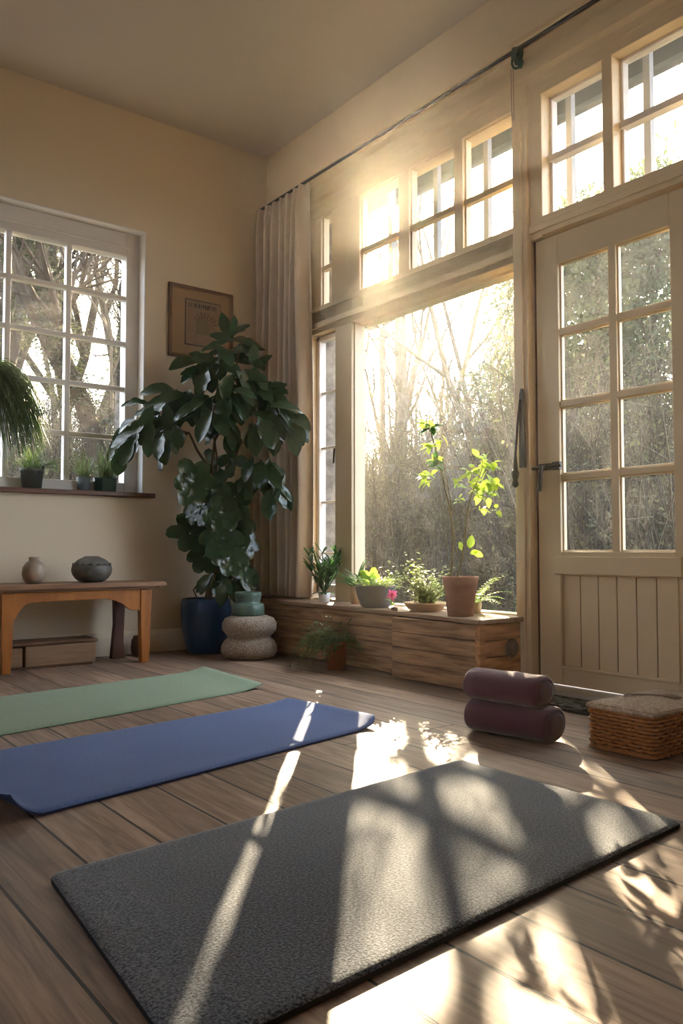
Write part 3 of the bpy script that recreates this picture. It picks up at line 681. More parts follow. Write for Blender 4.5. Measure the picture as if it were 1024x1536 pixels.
cr = chest('storage_chest', 'plank chest with a round hole in its end, next to the door', 2.61, 2.425, 3.005, 4, True)
mb = MB(); mb.box((2.607, 2.42, .004), (2.64, 2.45, BT - .022)); under(mb.build('corner_post', 'crateend', bevel=.003), cr)
mb = MB(); mb.lathe([(0, 0), (.043, 0), (.043, .004), (.036, .006), (.034, .002), (0, .002)], (0, 0, 0), 32)
ring = mb.build('finger_hole', 'darkwood'); ring.rotation_euler = (PI / 2, 0, 0); ring.location = (2.81 , 2.421, .185); bpy.context.view_layer.update()
ring.parent = cr; ring.matrix_parent_inverse = Matrix.Translation(-cr.location)
chest('storage_chest', 'longer plank chest behind the orange flowerpot', 2.675, 3.022, 4.11, 4)
ex = MB(); ex.box((2.74, 4.115, .005), (2.90, 4.60, .315))
tag(ex.build('plank_block', 'crate', bevel=.004), 'plain plank box end behind the pouf in the corner', 'box')
tp = MB(); tp.prism([(2.585, 2.405), (2.902, 2.405), (2.902, 4.12), (2.66, 4.12), (2.648, 3.05)], (0, 0, BT - .02), (1, 0, 0), (0, 1, 0), (0, 0, 1), .02)
tag(tp.build('chest_top_board', 'cratetop', bevel=.004), 'long worn plank top lying across the chests below the window', 'board')

# ------------------------------------------------------------------ pouf, jar, big pot
mb = MB(); PFC = (2.442, 4.055, 0)
mb.lathe([(0, .002), (.11, .002), (.145, .012), (.162, .04), (.160, .07), (.143, .10), (.125, .115), (.122, .125), (.135, .138), (.155, .165), (.156, .20), (.14, .228), (.10, .243), (0, .245)], PFC, 64, wob=lambda t, z: .012 * math.sin(22 * t + 60 * z))
pou = mb.build('pouf', 'knit', loc=PFC); tag(pou, 'cream knitted pouf of two round tiers beside the blue pot', 'pouf')
mb = MB(); JC = (2.435, 4.06, .245)
mb.lathe([(0, 0), (.092, 0), (.096, .01), (.094, .058), (.088, .066), (.074, .068), (.070, .08), (.076, .11), (.078, .128), (.07, .134), (.064, .128), (.06, .09), (0, .08)], JC, 36, wob=lambda t, z: .012 * math.sin(7 * t + 40 * z) if z > .07 else 0)
tag(mb.build('jar', 'greenglass', loc=JC), 'green stepped glass jar standing on the knitted pouf', 'jar')

FC = Vector((2.357, 4.42, 0))
fig = thing('potted_fig_tree', 'tall dark-leaved fig tree in the round blue pot in the corner', 'potted plant', FC)
mb = MB(); mb.lathe([(0, 0), (.098, 0), (.112, .012), (.132, .08), (.148, .18), (.152, .25), (.147, .31), (.143, .326), (.137, .328), (.134, .31), (.134, .295), (0, .295)], FC, 48)
under(mb.build('pot', 'blueglaze'), fig)
under(MB().lathe([(0, .298), (.133, .298)], FC, 24).build('soil', 'soil'), fig)
FD = 4.90   # distance of the tree from the viewer along the view
def fp(px, py, dd=0): return at(px, py, FD + dd)
stems = []; mb = MB()
def limb(pts, r0, r1):
    p = [fp(*q) for q in pts]; out = []
    for i in range(len(p) - 1):
        for k in range(4): out.append(p[i].lerp(p[i + 1], k / 4))
    out.append(p[-1]); n_ = len(out)
    mb.tube(out, [r0 + (r1 - r0) * i / (n_ - 1) for i in range(n_)], 8)
limb([(312, 900), (318, 860), (322, 810), (325, 760), (330, 735)], .024, .014)
limb([(330, 740), (334, 715), (352, 680), (368, 655), (385, 640)], .012, .006)
limb([(330, 735), (315, 705), (295, 675), (284, 650), (262, 655)], .010, .005)
limb([(326, 750), (318, 700), (322, 660), (345, 620), (356, 600)], .011, .006)
limb([(322, 800), (324, 730), (326, 690), (318, 640), (322, 600)], .009, .005)
limb([(334, 730), (352, 690), (362, 660), (400, 640), (420, 620)], .008, .004)
limb([(325, 780), (352, 760), (380, 740), (392, 715, -.1)], .008, .004)
limb([(322, 860), (345, 845), (362, 850), (378, 885)], .012, .006)
limb([(320, 880), (300, 872), (290, 885), (296, 898)], .006, .004)
limb([(324, 880), (335, 868), (355, 876), (366, 892)], .006, .004)
limb([(345, 620), (350, 570), (358, 530), (365, 505)], .008, .004)
limb([(284, 650), (250, 640), (215, 655), (192, 672)], .006, .003)
under(mb.build('trunk', 'stem'), fig)
FIGP = [.10, .42, .75, .96, 1.03, .95, .66, .15]
R = random.Random(11)
mb = MB()
def figleaf(px, py, dd, ang, L, W_, tilt=0.0, droop=.5):
    """ang: picture direction the leaf points (deg, 0 right, 90 up); tilt towards the viewer"""
    p = fp(px, py, dd); a = math.radians(ang)
    d_ = (RT * math.cos(a) + UPV * math.sin(a) - FWD * tilt).normalized()
    up_ = (-FWD * .75 + UPV * .65 + RT * R.uniform(-.5, .5))
    mb.leaf(p, d_, up_, L, W_, FIGP, droop=droop, fold=R.uniform(.1, .35), curl=R.uniform(-1, 1))
def cluster(px, py, dd, n_, spread, L0, L1, a0, a1, droop=.6, wr_=.48):
    n_ = int(n_ * 1.25)
    for k in range(n_):
        a_ = a0 + (a1 - a0) * (k + R.uniform(.2, .8)) / n_
        L_ = R.uniform(L0, L1) * 1.18
        figleaf(px + R.uniform(-spread, spread), py + R.uniform(-spread, spread), dd + R.uniform(-.08, .08), a_, L_, L_ * R.uniform(wr_ - .06, wr_ + .1), R.uniform(-.3, .7), droop)
# crown: dome of drooping leaves, positions measured on the photo
cluster(345, 510, 0, 7, 6, .12, .17, -20, 200, .3, .4)
cluster(335, 530, -.05, 9, 14, .12, .17, 150, 390, .5)
cluster(365, 545, .05, 8, 16, .12, .17, -80, 90, .5)
cluster(310, 555, -.05, 9, 16, .12, .18, 120, 300, .7)
cluster(345, 575, -.15, 12, 22, .12, .18, 180, 390, .9)
cluster(385, 590, -.05, 10, 18, .13, .19, -100, 60, .8)
cluster(270, 590, -.05, 10, 16, .12, .19, 140, 290, .8)
cluster(305, 610, -.15, 12, 20, .12, .18, 160, 340, .9)
cluster(345, 620, -.1, 10, 22, .11, .16, 190, 350, .9)
cluster(395, 620, -.15, 11, 18, .14, .20, -110, 20, .8)
cluster(425, 630, -.1, 8, 14, .12, .17, -100, 10, .8)
cluster(235, 615, -.1, 10, 15, .12, .18, 160, 300, .7)
cluster(215, 640, -.15, 8, 14, .11, .16, 170, 290, .8)
cluster(250, 650, -.2, 7, 14, .11, .16, 190, 320, .8)
cluster(200, 655, -.2, 5, 12, .12, .17, 185, 260, .7)
figleaf(182, 672, -.25, 262, .16, .09, .1, .2)
# small low hanging cluster at the right, in front of the curtain
cluster(392, 700, -.15, 12, 15, .12, .17, 195, 355, 1.0, .42)
cluster(412, 725, -.15, 9, 14, .12, .16, 220, 340, 1.0, .4)
# round five-lobed clusters along the lower stem
def rosette(px, py, dd, n_, L_, face=None):
    L_ *= 1.15
    face = face or (-FWD * 1.0 + UPV * R.uniform(0, .5) + RT * R.uniform(-.9, .9)).normalized()
    u = face.cross(Vector((0, 0, 1))).normalized(); v2 = face.cross(u)
    p = fp(px, py, dd)
    for k in range(n_):
        t = 2 * PI * k / n_ + R.uniform(-.15, .15)
        d_ = (u * math.cos(t) + v2 * math.sin(t) + face * .12)
        mb.leaf(p + d_.normalized() * .004, d_, face, L_ * R.uniform(.8, 1.1), L_ * .66, [.25, .7, .95, 1.08, 1.08, .88, .45], droop=.25, fold=.16, curl=.9)
rosette(290, 722, -.15, 6, .125); rosette(318, 735, -.1, 6, .11); rosette(300, 762, -.12, 6, .105); rosette(285, 800, -.1, 6, .11)
rosette(352, 745, -.05, 6, .10); rosette(358, 790, -.1, 6, .12); rosette(335, 770, -.15, 6, .115); rosette(330, 805, -.15, 6, .115)
rosette(305, 835, -.1, 6, .10); rosette(345, 838, -.12, 6, .11); rosette(322, 790, 0, 6, .12); rosette(335, 848, .05, 5, .10)
rosette(348, 690, -.1, 4, .09); rosette(312, 815, 0, 6, .10); rosette(365, 820, 0, 6, .09); rosette(318, 700, .05, 5, .09)
cluster(330, 860, -.1, 6, 12, .10, .15, 200, 340, .6); cluster(365, 850, 0, 4, 8, .12, .16, 260, 320, .7)
under(mb.build('leaves', 'figleaf', recalc=False), fig)

# ------------------------------------------------------------------ grasses & small plants: generic pieces
def blade(mb, base, az, lean, L, W_, droop, mi=0, n=7):
    d_ = Vector((math.cos(az) * lean, math.sin(az) * lean, 1)).normalized()
    up_ = Vector((-math.cos(az), -math.sin(az), .6))
    mb.leaf(base, d_, up_, L, W_, [.6, .9, 1, .95, .8, .55, .3, .0], droop=droop, fold=.3, mi=mi)
def potprof(rb, rt, h, rim=.0, rimh=.02, t=.008, soil=.02):
    p = [(0, 0), (rb, 0)]
    if rim: p += [(rb + (rt - rb) * (h - rimh) / h, h - rimh), (rt + rim, h - rimh), (rt + rim, h)]
    else: p += [(rt, h)]
    return p + [(rt + rim - t, h), (rt - t, h - soil), (0, h - soil)]
def pot_plant(name, label, loc, group=None, cat='potted plant'): return thing(name, label, cat, loc, group)

# left sill: green-brown pot with arching grass
SZ = .965
c = Vector((1.395, 4.69, SZ)); pl_ = pot_plant('potted_grass', 'arching grass in a round olive pot on the left window sill', c)
mb = MB(); mb.lathe(potprof(.052, .064, .115, .002, .02), c, 32); under(mb.build('pot', 'darkgreenpot'), pl_)
R = random.Random(21); mb = MB()
for k in range(120): blade(mb, c + Vector((R.uniform(-.04, .04), R.uniform(-.035, .03), .095)), R.uniform(0, 2 * PI), R.uniform(.15, 1.1), R.uniform(.10, .24), .005, R.uniform(.5, 1.6))
for k in range(14): blade(mb, c + Vector((.02, 0, .1)), R.uniform(-.6, .6), R.uniform(.8, 1.5), R.uniform(.16, .24), .014, R.uniform(.8, 1.5))
under(mb.build('leaves', 'grassleaf', recalc=False), pl_)
# slate pot
c = Vector((1.70, 4.715, SZ)); pl_ = pot_plant('potted_grass', 'wispy grey grass in a small slate blue pot on the sill', c)
mb = MB(); mb.lathe(potprof(.036, .04, .085), c, 24); under(mb.build('pot', 'slatepot'), pl_)
mb = MB()
for k in range(70): blade(mb, c + Vector((R.uniform(-.025, .025), R.uniform(-.025, .02), .07)), R.uniform(0, 2 * PI), R.uniform(.1, .9), R.uniform(.12, .24), .005, R.uniform(.3, 1.3))
under(mb.build('leaves', 'greyleaf', recalc=False), pl_)
# octagonal glossy pot
c = Vector((1.815, 4.675, SZ)); pl_ = pot_plant('potted_grass', 'spiky grass in a glossy dark green faceted pot on the sill', c)
mb = MB(); mb.lathe(potprof(.064, .070, .082, .003, .008), c, 8, smooth=False, rot=.2); under(mb.build('pot', 'glossgreen', bevel=.002), pl_)
mb = MB()
for k in range(150): blade(mb, c + Vector((R.uniform(-.045, .045), R.uniform(-.045, .03), .066)), R.uniform(0, 2 * PI), R.uniform(.05, .9), R.uniform(.10, .26), .0055, R.uniform(.1, .9))
under(mb.build('leaves', 'greyleaf', recalc=False), pl_)
# long hanging grass plant entering from the left edge
HD = 4.15; c = at(-75, 600, HD); pl_ = pot_plant('hanging_grass_plant', 'long green strands of a hanging plant arching in from the left edge', c)
mb = MB(); mb.lathe(potprof(.06, .085, .11), c, 24)
for t in (0, 2.1, 4.2): mb.tube([c + Vector((.08 * math.cos(t), .08 * math.sin(t), .11)), c + Vector((0, 0, .55))], .0015, 5)
mb.tube([c + Vector((0, 0, .55)), (c.x, c.y, CZ)], .0015, 5)
under(mb.build('hanging_pot', 'darkgreenpot'), pl_)
mb = MB()
for k in range(430):
    dz_ = R.gauss(0, .05); e = R.random() ** .8; st_ = c + Vector((R.uniform(-.04, .05), R.uniform(-.05, .05), .10))
    q1 = at(-25 + 45 * e + R.gauss(0, 8), 505 + 35 * R.random() - 10 * e, HD + dz_); q2 = at(-15 + 62 * e + R.gauss(0, 5), 575 + R.gauss(0, 12), HD + dz_)
    q3 = at(-10 + 84 * e + R.gauss(0, 6), 662 + R.uniform(-45, 50), HD + dz_); pts = []
    for i in range(13):
        t = i / 12; u_ = 1 - t; pts.append(st_ * u_ ** 3 + q1 * 3 * u_ * u_ * t + q2 * 3 * u_ * t * t + q3 * t ** 3)
    wdt = R.uniform(.0013, .0024); mb.tube(pts, [wdt] * 11 + [wdt * .6, .0003], 3, cap=False)
under(mb.build('leaves', 'grassleaf', recalc=False), pl_)

# ---- on the chest top
ZT = BT
# jade-like dark succulent in a glass jar
c = Vector((2.79, 3.80, ZT)); pl_ = pot_plant('potted_succulent', 'dark upright fleshy-leaved plant at the left end of the chest top', c)
mb = MB(); mb.lathe(potprof(.03, .036, .055), c, 24); under(mb.build('pot', 'reveal'), pl_)
R = random.Random(31); mb = MB(); ml = MB()
for k in range(17):
    az = R.uniform(0, 2 * PI); lean = R.uniform(.1, .8); L_ = R.uniform(.12, .27)
    d_ = Vector((math.cos(az) * lean, math.sin(az) * lean, 1)).normalized(); p = c + Vector((0, 0, .05)); pts = [p.copy()]
    for i in range(5): p = p + d_ * L_ / 5; d_ = (d_ + Vector((0, 0, .08))).normalized(); pts.append(p.copy())
    mb.tube(pts, [.0035] * 5 + [.002], 6)
    for i in range(2, 6):
        for s_ in (0, 1, 2):
            a2 = R.uniform(0, 2 * PI)
            dd_ = (d_ * .6 + Vector((math.cos(a2), math.sin(a2), R.uniform(0, .8))) * .8).normalized()
            ml.leaf(pts[i], dd_, Vector((0, 0, 1)), R.uniform(.05, .085), R.uniform(.013, .019), [.4, .7, .9, 1, .8, .0], droop=.1, fold=.2)
for k in range(10): a2 = R.uniform(0, 6.28); ml.leaf(c + Vector((0, 0, .05)), (math.cos(a2), math.sin(a2), .4), (0, 0, 1), .08, .03, droop=.8)
under(mb.build('stems', 'darkleaf', recalc=False), pl_); under(ml.build('leaves', 'darkleaf', recalc=False), pl_)
# beige pot behind with long leaves
c = Vector((2.845, 3.56, ZT)); pl_ = pot_plant('potted_lily', 'strap-leaved plant in a small beige pot behind the grey planter', c)
mb = MB(); mb.lathe(potprof(.036, .044, .10), c, 24); under(mb.build('pot', 'beigepot'), pl_)
mb = MB()
for k in range(22): blade(mb, c + Vector((R.uniform(-.02, .02), R.uniform(-.02, .02), .08)), R.uniform(1.2, 4.6), R.uniform(.3, 1.2), R.uniform(.14, .26), R.uniform(.012, .018), R.uniform(.5, 1.5))
under(mb.build('leaves', 'darkleaf', recalc=False), pl_)
# oval grey planter
c = Vector((2.745, 3.285, ZT)); pl_ = pot_plant('planter', 'low grey bowl planter with bright leafy greens on the chest top', c)
mb = MB(); mb.lathe([(0, 0), (.075, 0), (.09, .01), (.108, .055), (.122, .105), (.126, .115), (.12, .118), (.112, .105), (.11, .098), (0, .098)], c, 40, sy=1, sx=.8); under(mb.build('pot', 'greypot'), pl_)
R = random.Random(41); ml = MB()
for k in range(9): ml.leaf(c + Vector((R.uniform(-.03, .03), R.uniform(.0, .05), .10)), (R.uniform(-.5, .4), R.uniform(-.4, .6), 1), (-1, -1, .5), R.uniform(.08, .12), R.uniform(.03, .055), [.3, .5, .8, 1, .9, .4], droop=.3, mi=0)
for k in range(240):
    a2 = R.uniform(0, 6.28); q = R.uniform(0, .13); p = c + Vector((q * math.cos(a2) * .8, q * math.sin(a2), .1 + R.uniform(0, .04)))
    ml.leaf(p, (math.cos(a2), math.sin(a2), R.uniform(.2, 1.4)), (0, 0, 1), R.uniform(.03, .065), R.uniform(.012, .022), droop=R.uniform(.2, 1.2), mi=R.choice([0, 1, 1]))
under(ml.build('leaves', ['limeleaf', 'paleleaf'], recalc=False), pl_)
# pink flower at the planter edge
c = Vector((2.70, 3.10, ZT)); pk = pot_plant('pink_flower', 'single pink flower between the grey planter and the shallow dish', c, cat='flower')
mb = MB(); ps = c + Vector((0, 0, .075))
for k in range(9):
    a2 = 2 * PI * k / 9; d_ = -FWD * .35 + RT * math.cos(a2) + UPV * math.sin(a2)
    mb.leaf(ps, d_, -FWD, .026 + .008 * (k % 2), .013, [.3, .7, 1, 1, .8, .3], droop=.1, fold=.2)
mb.lathe([(0, .0), (.006, .002), (.004, .008), (0, .01)], ps - FWD * .004, 10)
under(mb.build('petals', 'pinkpetal', recalc=False), pk)
mb = MB(); mb.tube([c + Vector((.02, .03, .0)), c + Vector((.01, .015, .05)), ps], .0025, 6); mb.leaf(c + Vector((.01, .015, .04)), (-.5, .6, .4), (0, 0, 1), .04, .018); mb.leaf(c + Vector((.015, .02, .02)), (-.2, -.8, .5), (0, 0, 1), .045, .018)
under(mb.build('stem', 'limeleaf', recalc=False), pk)
# shallow dish with bushy variegated plant
c = Vector((2.765, 2.925, ZT)); pl_ = pot_plant('potted_bush', 'bushy yellow-green variegated plant in a shallow clay dish', c)
mb = MB(); mb.lathe([(0, 0), (.07, 0), (.08, .006), (.105, .035), (.11, .042), (.105, .044), (.095, .034), (0, .03)], c, 36); under(mb.build('dish', 'beigepot'), pl_)
R = random.Random(51); ml = MB(); mb = MB()
for k in range(80):
    a2 = R.uniform(0, 6.28); q = R.uniform(0, 1.1); L_ = R.uniform(.08, .22) * (1.35 if (math.sin(a2) > .2 and R.random() > .4) else 1)
    d_ = Vector((math.cos(a2) * q, math.sin(a2) * q, 1)).normalized(); p = c + Vector((R.uniform(-.04, .04), R.uniform(-.04, .04), .03)); mb.tube([p, p + d_ * L_], [.002, .001], 4)
    for i in range(16):
        t = R.uniform(.15, 1); a3 = R.uniform(0, 6.28)
        ml.leaf(p + d_ * L_ * t, (math.cos(a3), math.sin(a3), R.uniform(-.2, .7)), (0, 0, 1), R.uniform(.018, .032), R.uniform(.009, .015), [.3, 1, .8, 0], droop=.3, mi=R.choice([0, 1, 1]))
under(mb.build('stems', 'greenstem', recalc=False), pl_); under(ml.build('leaves', ['limeleaf', 'paleleaf'], recalc=False), pl_)
pb = MB(); pb.lathe([(0, 0), (.012, .001), (.017, .008), (.014, .016), (0, .02)], (2.665, 3.045, ZT), 14, sx=1.1); pb.lathe([(0, 0), (.008, .001), (.01, .006), (0, .012)], (2.655, 3.022, ZT), 10)
tag(pb.build('snail_shell', 'pebble', loc=(2.66, 3.04, ZT)), 'tiny dark brown snail shell on the chest top before the dish', 'shell')
# clay pot with tall sapling
c = Vector((2.70, 2.625, ZT)); pl_ = pot_plant('potted_sapling', 'tall thin-stemmed plant in a weathered clay pot near the end of the chests', c)
mb = MB(); mb.lathe([(0, 0), (.058, 0), (.060, .004), (.072, .125), (.076, .13), (.084, .178), (.079, .18), (.074, .16), (0, .155)], c, 36); under(mb.build('pot', 'terracottaold'), pl_)
under(MB().lathe([(0, .158), (.074, .158)], c, 20).build('soil', 'soil'), pl_)
SD = FWD.dot(c - Vector((0, 0, H)))
def sp(px, py, dd=0): return at(px, py, SD + dd)
mb = MB()
def stem(pts, r0, r1):
    p = [sp(*q) for q in pts]; n_ = len(p); o_ = []
    for i in range(n_ - 1):
        p0 = p[max(0, i - 1)]; p1 = p[i]; p2 = p[i + 1]; p3 = p[min(n_ - 1, i + 2)]
        for k in range(4):
            t = k / 4; o_.append(.5 * ((2 * p1) + (p2 - p0) * t + (2 * p0 - 5 * p1 + 4 * p2 - p3) * t * t + (3 * p1 - p0 - 3 * p2 + p3) * t ** 3))
    o_.append(p[-1]); mb.tube(o_, [r0 + (r1 - r0) * i / (len(o_) - 1) for i in range(len(o_))], 7)
stem([(676, 868), (679, 820), (677, 780), (668, 735), (657, 690), (648, 655), (642, 640)], .006, .0025)
stem([(678, 800), (676, 755), (668, 710), (662, 680), (660, 655)], .003, .0015)
stem([(685, 868), (692, 840), (697, 810), (700, 770), (706, 745), (712, 730)], .0055, .003)
stem([(674, 868), (671, 830), (667, 790), (668, 760)], .0022, .001)
stem([(700, 775), (708, 764), (722, 762), (745, 765)], .0025, .001)
stem([(686, 835), (681, 800), (683, 780)], .003, .001)
stem([(712, 730), (722, 705), (724, 690), (732, 685)], .003, .001)
under(mb.build('stems', 'greenstem'), pl_)
R = random.Random(61); ml = MB()
def tuft(px, py, n_, sp_, L_, mi=0, dd=0):
    n_ = int(n_ * 1.7); L_ *= 1.12
    for k in range(n_):
        a2 = R.uniform(0, 6.28); p = sp(px + R.uniform(-sp_, sp_), py + R.uniform(-sp_, sp_), dd + R.uniform(-.03, .03))
        d_ = RT * math.cos(a2) + UPV * math.sin(a2) * .6 + FWD * R.uniform(-.6, .6)
        ml.leaf(p, d_, UPV - FWD * R.uniform(-.5, 1), L_ * R.uniform(.7, 1.15), L_ * R.uniform(.45, .62), [.2, .8, 1, .8, .45, 0], droop=.5, fold=.25, mi=mi)
tuft(642, 638, 6, 5, .045, 2); tuft(647, 645, 7, 7, .05, 1); tuft(645, 668, 5, 5, .045, 0); tuft(655, 695, 7, 5, .045, 1); tuft(651, 690, 4, 4, .04, 0)
tuft(640, 715, 8, 7, .05, 0); tuft(665, 655, 1, 2, .06, 3); tuft(660, 660, 3, 3, .04, 0)
tuft(725, 695, 8, 10, .05, 0); tuft(735, 700, 5, 8, .05, 2); tuft(705, 708, 5, 6, .045, 0); tuft(720, 728, 8, 9, .055, 0); tuft(738, 728, 6, 7, .055, 2); tuft(716, 745, 4, 5, .06, 0)
tuft(738, 742, 4, 6, .05, 0); tuft(722, 766, 3, 5, .045, 2); tuft(745, 766, 3, 4, .035, 0); tuft(688, 726, 4, 6, .035, 2); tuft(690, 750, 3, 5, .03, 0)
for (px, py, a_, l_) in ((704, 822, 80, .062), (694, 826, 110, .045), (705, 830, 20, .04), (710, 828, -20, .05)):
    a2 = math.radians(a_); ml.leaf(sp(px, py), RT * math.cos(a2) + UPV * math.sin(a2), -FWD + UPV * .1, l_, l_ * .6, [.2, .8, 1, .9, .6, 0], droop=.15, fold=.15, mi=2)
under(ml.build('leaves', ['limeleaf', 'darkleaf', 'limeleaf', 'yellowleaf'], recalc=False), pl_)
# fern behind the clay pot
c = Vector((2.86, 2.69, ZT)); pl_ = pot_plant('potted_fern', 'bright green fern spreading behind the clay pot near the window post', c)
mb = MB(); mb.lathe(potprof(.03, .036, .05), c, 20); under(mb.build('pot', 'beigepot'), pl_)
ml = MB(); R = random.Random(71)
for k in range(15):
    az = -PI / 2 + R.uniform(-1.9, 1.9) if k > 4 else -PI / 2 + R.uniform(-.5, .5); L_ = R.uniform(.14, .23); p = c + Vector((0, 0, .04)); d_ = Vector((math.cos(az) * .8, math.sin(az) * .8, R.uniform(.5, 1.5))).normalized()
    for i in range(12):
        p = p + d_ * L_ / 12; d_ = (d_ + Vector((0, 0, -.09))).normalized(); sd = d_.cross(Vector((0, 0, 1))).normalized()
        for s_ in (-1, 1): ml.leaf(p, sd * s_ + d_ * .5, (0, 0, 1), .030 * (1 - .5 * abs(i - 4) / 8), .009, [.5, 1, .7, 0], droop=.2)
under(ml.build('leaves', 'limeleaf', recalc=False), pl_)
# orange pot on the floor
c = Vector((2.575, 3.40, 0)); pl_ = pot_plant('potted_herb', 'trailing green herb in an orange terracotta pot on the floor', c)
mb = MB(); mb.lathe(potprof(.048, .061, .145, .004, .022), c, 36); under(mb.build('pot', 'terracotta'), pl_)
mb = MB(); ml = MB(); R = random.Random(81)
for k in range(100):
    az = R.gauss(PI * .86, 1.0) if k > 35 else R.uniform(0, 2 * PI); lean = R.uniform(.3, 1.6); L_ = R.uniform(.1, .24) if abs(az - PI * .86) < 1.0 else R.uniform(.08, .17)
    d_ = Vector((math.cos(az) * lean, math.sin(az) * lean, 1)).normalized(); p = c + Vector((R.uniform(-.03, .03), R.uniform(-.03, .03), .125)); dr = R.uniform(.12, .32); pts = [p.copy()]
    for i in range(10):
        p = p + d_ * L_ / 10 * 1.2; d_ = (d_ + Vector((0, 0, -dr))).normalized()
        if p.x > 2.655: p.x = 2.655
        pts.append(p.copy())
        if i > 0:
            for q in range(3):
                a3 = R.uniform(0, 6.28); e3 = p + Vector((math.cos(a3), math.sin(a3), 0)) * .03
                ml.leaf(p, (math.cos(a3) * (.2 if e3.x > 2.66 else 1), math.sin(a3), R.uniform(-.5, .6)), (0, 0, 1), R.uniform(.018, .034), R.uniform(.004, .008), [.4, 1, .7, 0], droop=.3)
    mb.tube(pts, .0012, 3, cap=False)
under(mb.build('stems', 'greenstem', recalc=False), pl_); under(ml.build('leaves', 'herbleaf', recalc=False), pl_)

# ------------------------------------------------------------------ bolsters
def bolster(label, c, L_, rx, rz, az, sag=0.0):
    """squashed cylinder along local Y, rounded seams, piped end discs"""
    o = thing('bolster', label, 'bolster', c, 'plum bolsters stacked on the floor', az)
    mb = MB(); n = 48; prof = [(-.5, .70, 0), (-.492, .86, 0), (-.478, .95, 0), (-.45, .995, 0), (-.3, 1.0, 1), (-.1, 1.0, 1), (.1, 1.0, 1), (.3, 1.0, 1), (.45, .995, 0), (.478, .95, 0), (.492, .86, 0), (.5, .70, 0)]
    vs = []
    for (t, k, w_) in prof:
        for i in range(n):
            a = 2 * PI * i / n; cx, cz = math.cos(a), math.sin(a)
            ex_ = .94; X = math.copysign(abs(cx) ** ex_, cx) * rx * k; Z = math.copysign(abs(cz) ** ex_, cz) * rz * k
            Z += w_ * sag * .0015 * math.sin(t * 14 + a * 2)
            vs.append((X, t * L_, rz + Z))
    m_ = len(prof)
    mb.add(vs, [(i * n + k, i * n + (k + 1) % n, (i + 1) * n + (k + 1) % n, (i + 1) * n + k) for i in range(m_ - 1) for k in range(n)], 0, True)
    mb.build('cover', 'velvet', o)
    for s_ in (-1, 1):
        mc = MB(); vs = []; pr = [(.0, .006), (.45, .006), (.66, .003), (.72, -.004)]
        for (k, h) in pr:
            for i in range(n):
                a = 2 * PI * i / n; cx, cz = math.cos(a), math.sin(a)
                X = math.copysign(abs(cx) ** .94, cx) * rx * max(k, .001); Z = math.copysign(abs(cz) ** .94, cz) * rz * max(k, .001)
                vs.append((X, s_ * (L_ / 2 + h), rz + Z))
        mc.add(vs, [(i * n + k, i * n + (k + 1) % n, (i + 1) * n + (k + 1) % n, (i + 1) * n + k) for i in range(len(pr) - 1) for k in range(n)], 0, True)
        pp = []
        for i in range(n + 1):
            a = 2 * PI * i / n; cx, cz = math.cos(a), math.sin(a)
            pp.append((math.copysign(abs(cx) ** .94, cx) * rx * .80, s_ * (L_ / 2 - .002), rz + math.copysign(abs(cz) ** .94, cz) * rz * .80))
        mc.tube(pp, .0025, 6, cap=False)
        mc.build('end_cap', 'velvetcap', o)
    return o
bolster('plum velvet bolster lying on the floor under the other', (2.125, 1.825, .001), .31, .078, .057, math.radians(10), 1)
bolster('plum velvet bolster on top, its upper side lit by the sun', (2.12, 1.845, .106), .285, .070, .053, math.radians(8), 1)

# ------------------------------------------------------------------ wicker basket
bk = thing('wicker_basket', 'brown wicker hamper with a pale woven lid near the door', 'basket', (2.40, 1.48, 0), rz=math.radians(0))
bx0, bx1, by0, by1 = 2.205, 2.61, 1.362, 1.585
def rrect(x0, x1, y0, y1_, r_, step):
    pts = []
    for (cx, cy, a0) in ((x1 - r_, y1_ - r_, 0), (x0 + r_, y1_ - r_, 90), (x0 + r_, y0 + r_, 180), (x1 - r_, y0 + r_, 270)):
        for k in range(5): a = math.radians(a0 + 90 * k / 4); pts.append(Vector((cx + r_ * math.cos(a), cy + r_ * math.sin(a), 0)))
    pts.append(pts[0].copy()); out = []
    tot = sum((pts[i + 1] - pts[i]).length for i in range(len(pts) - 1)); n_ = int(tot / step); 
    if n_ % 2: n_ += 1
    i = 0; acc = 0
    for k in range(n_):
        s_ = tot * k / n_
        while i < len(pts) - 2 and acc + (pts[i + 1] - pts[i]).length < s_: acc += (pts[i + 1] - pts[i]).length; i += 1
        L_ = (pts[i + 1] - pts[i]).length; t = (s_ - acc) / L_ if L_ else 0
        p = pts[i].lerp(pts[i + 1], t); d_ = (pts[i + 1] - pts[i]).normalized(); out.append((p, Vector((d_.y, -d_.x, 0))))
    return out
mb = MB(); base = rrect(bx0, bx1, by0, by1, .02, .0115); nn = len(base); rows = 10
for r_ in range(rows):
    z = .009 + r_ * .0112; pts = []
    for k in range(nn + 1):
        p, nr = base[k % nn]; ph = (k * PI / 2) / 1 + (PI * (r_ % 2)); pts.append(p + nr * (.0055 * math.sin(ph) + .004 * z / .13) + Vector((0, 0, z + .001 * math.sin(k * 1.7 + r_))))
    mb.tube(pts, .0056, 6, cap=False)
for k in range(0, nn, 2):
    p, nr = base[k]; mb.tube([p + Vector((0, 0, .002)), p + Vector((0, 0, .122))], .0046, 6)
for z in (.006, .121):
    for s_ in (0, 1): mb.tube([base[k % nn][0] + base[k % nn][1] * (.005 + .003 * math.sin(k * 1.2 + s_ * PI)) + Vector((0, 0, z + .003 * math.cos(k * 1.2 + s_ * PI))) for k in range(nn + 1)], .0042, 6, cap=False)
under(mb.build('body', 'wicker', recalc=False), bk)
mb = MB(); mb.box((bx0 + .008, by0 + .008, .004), (bx1 - .008, by1 - .008, .120)); under(mb.build('lining', 'darkwood'), bk)
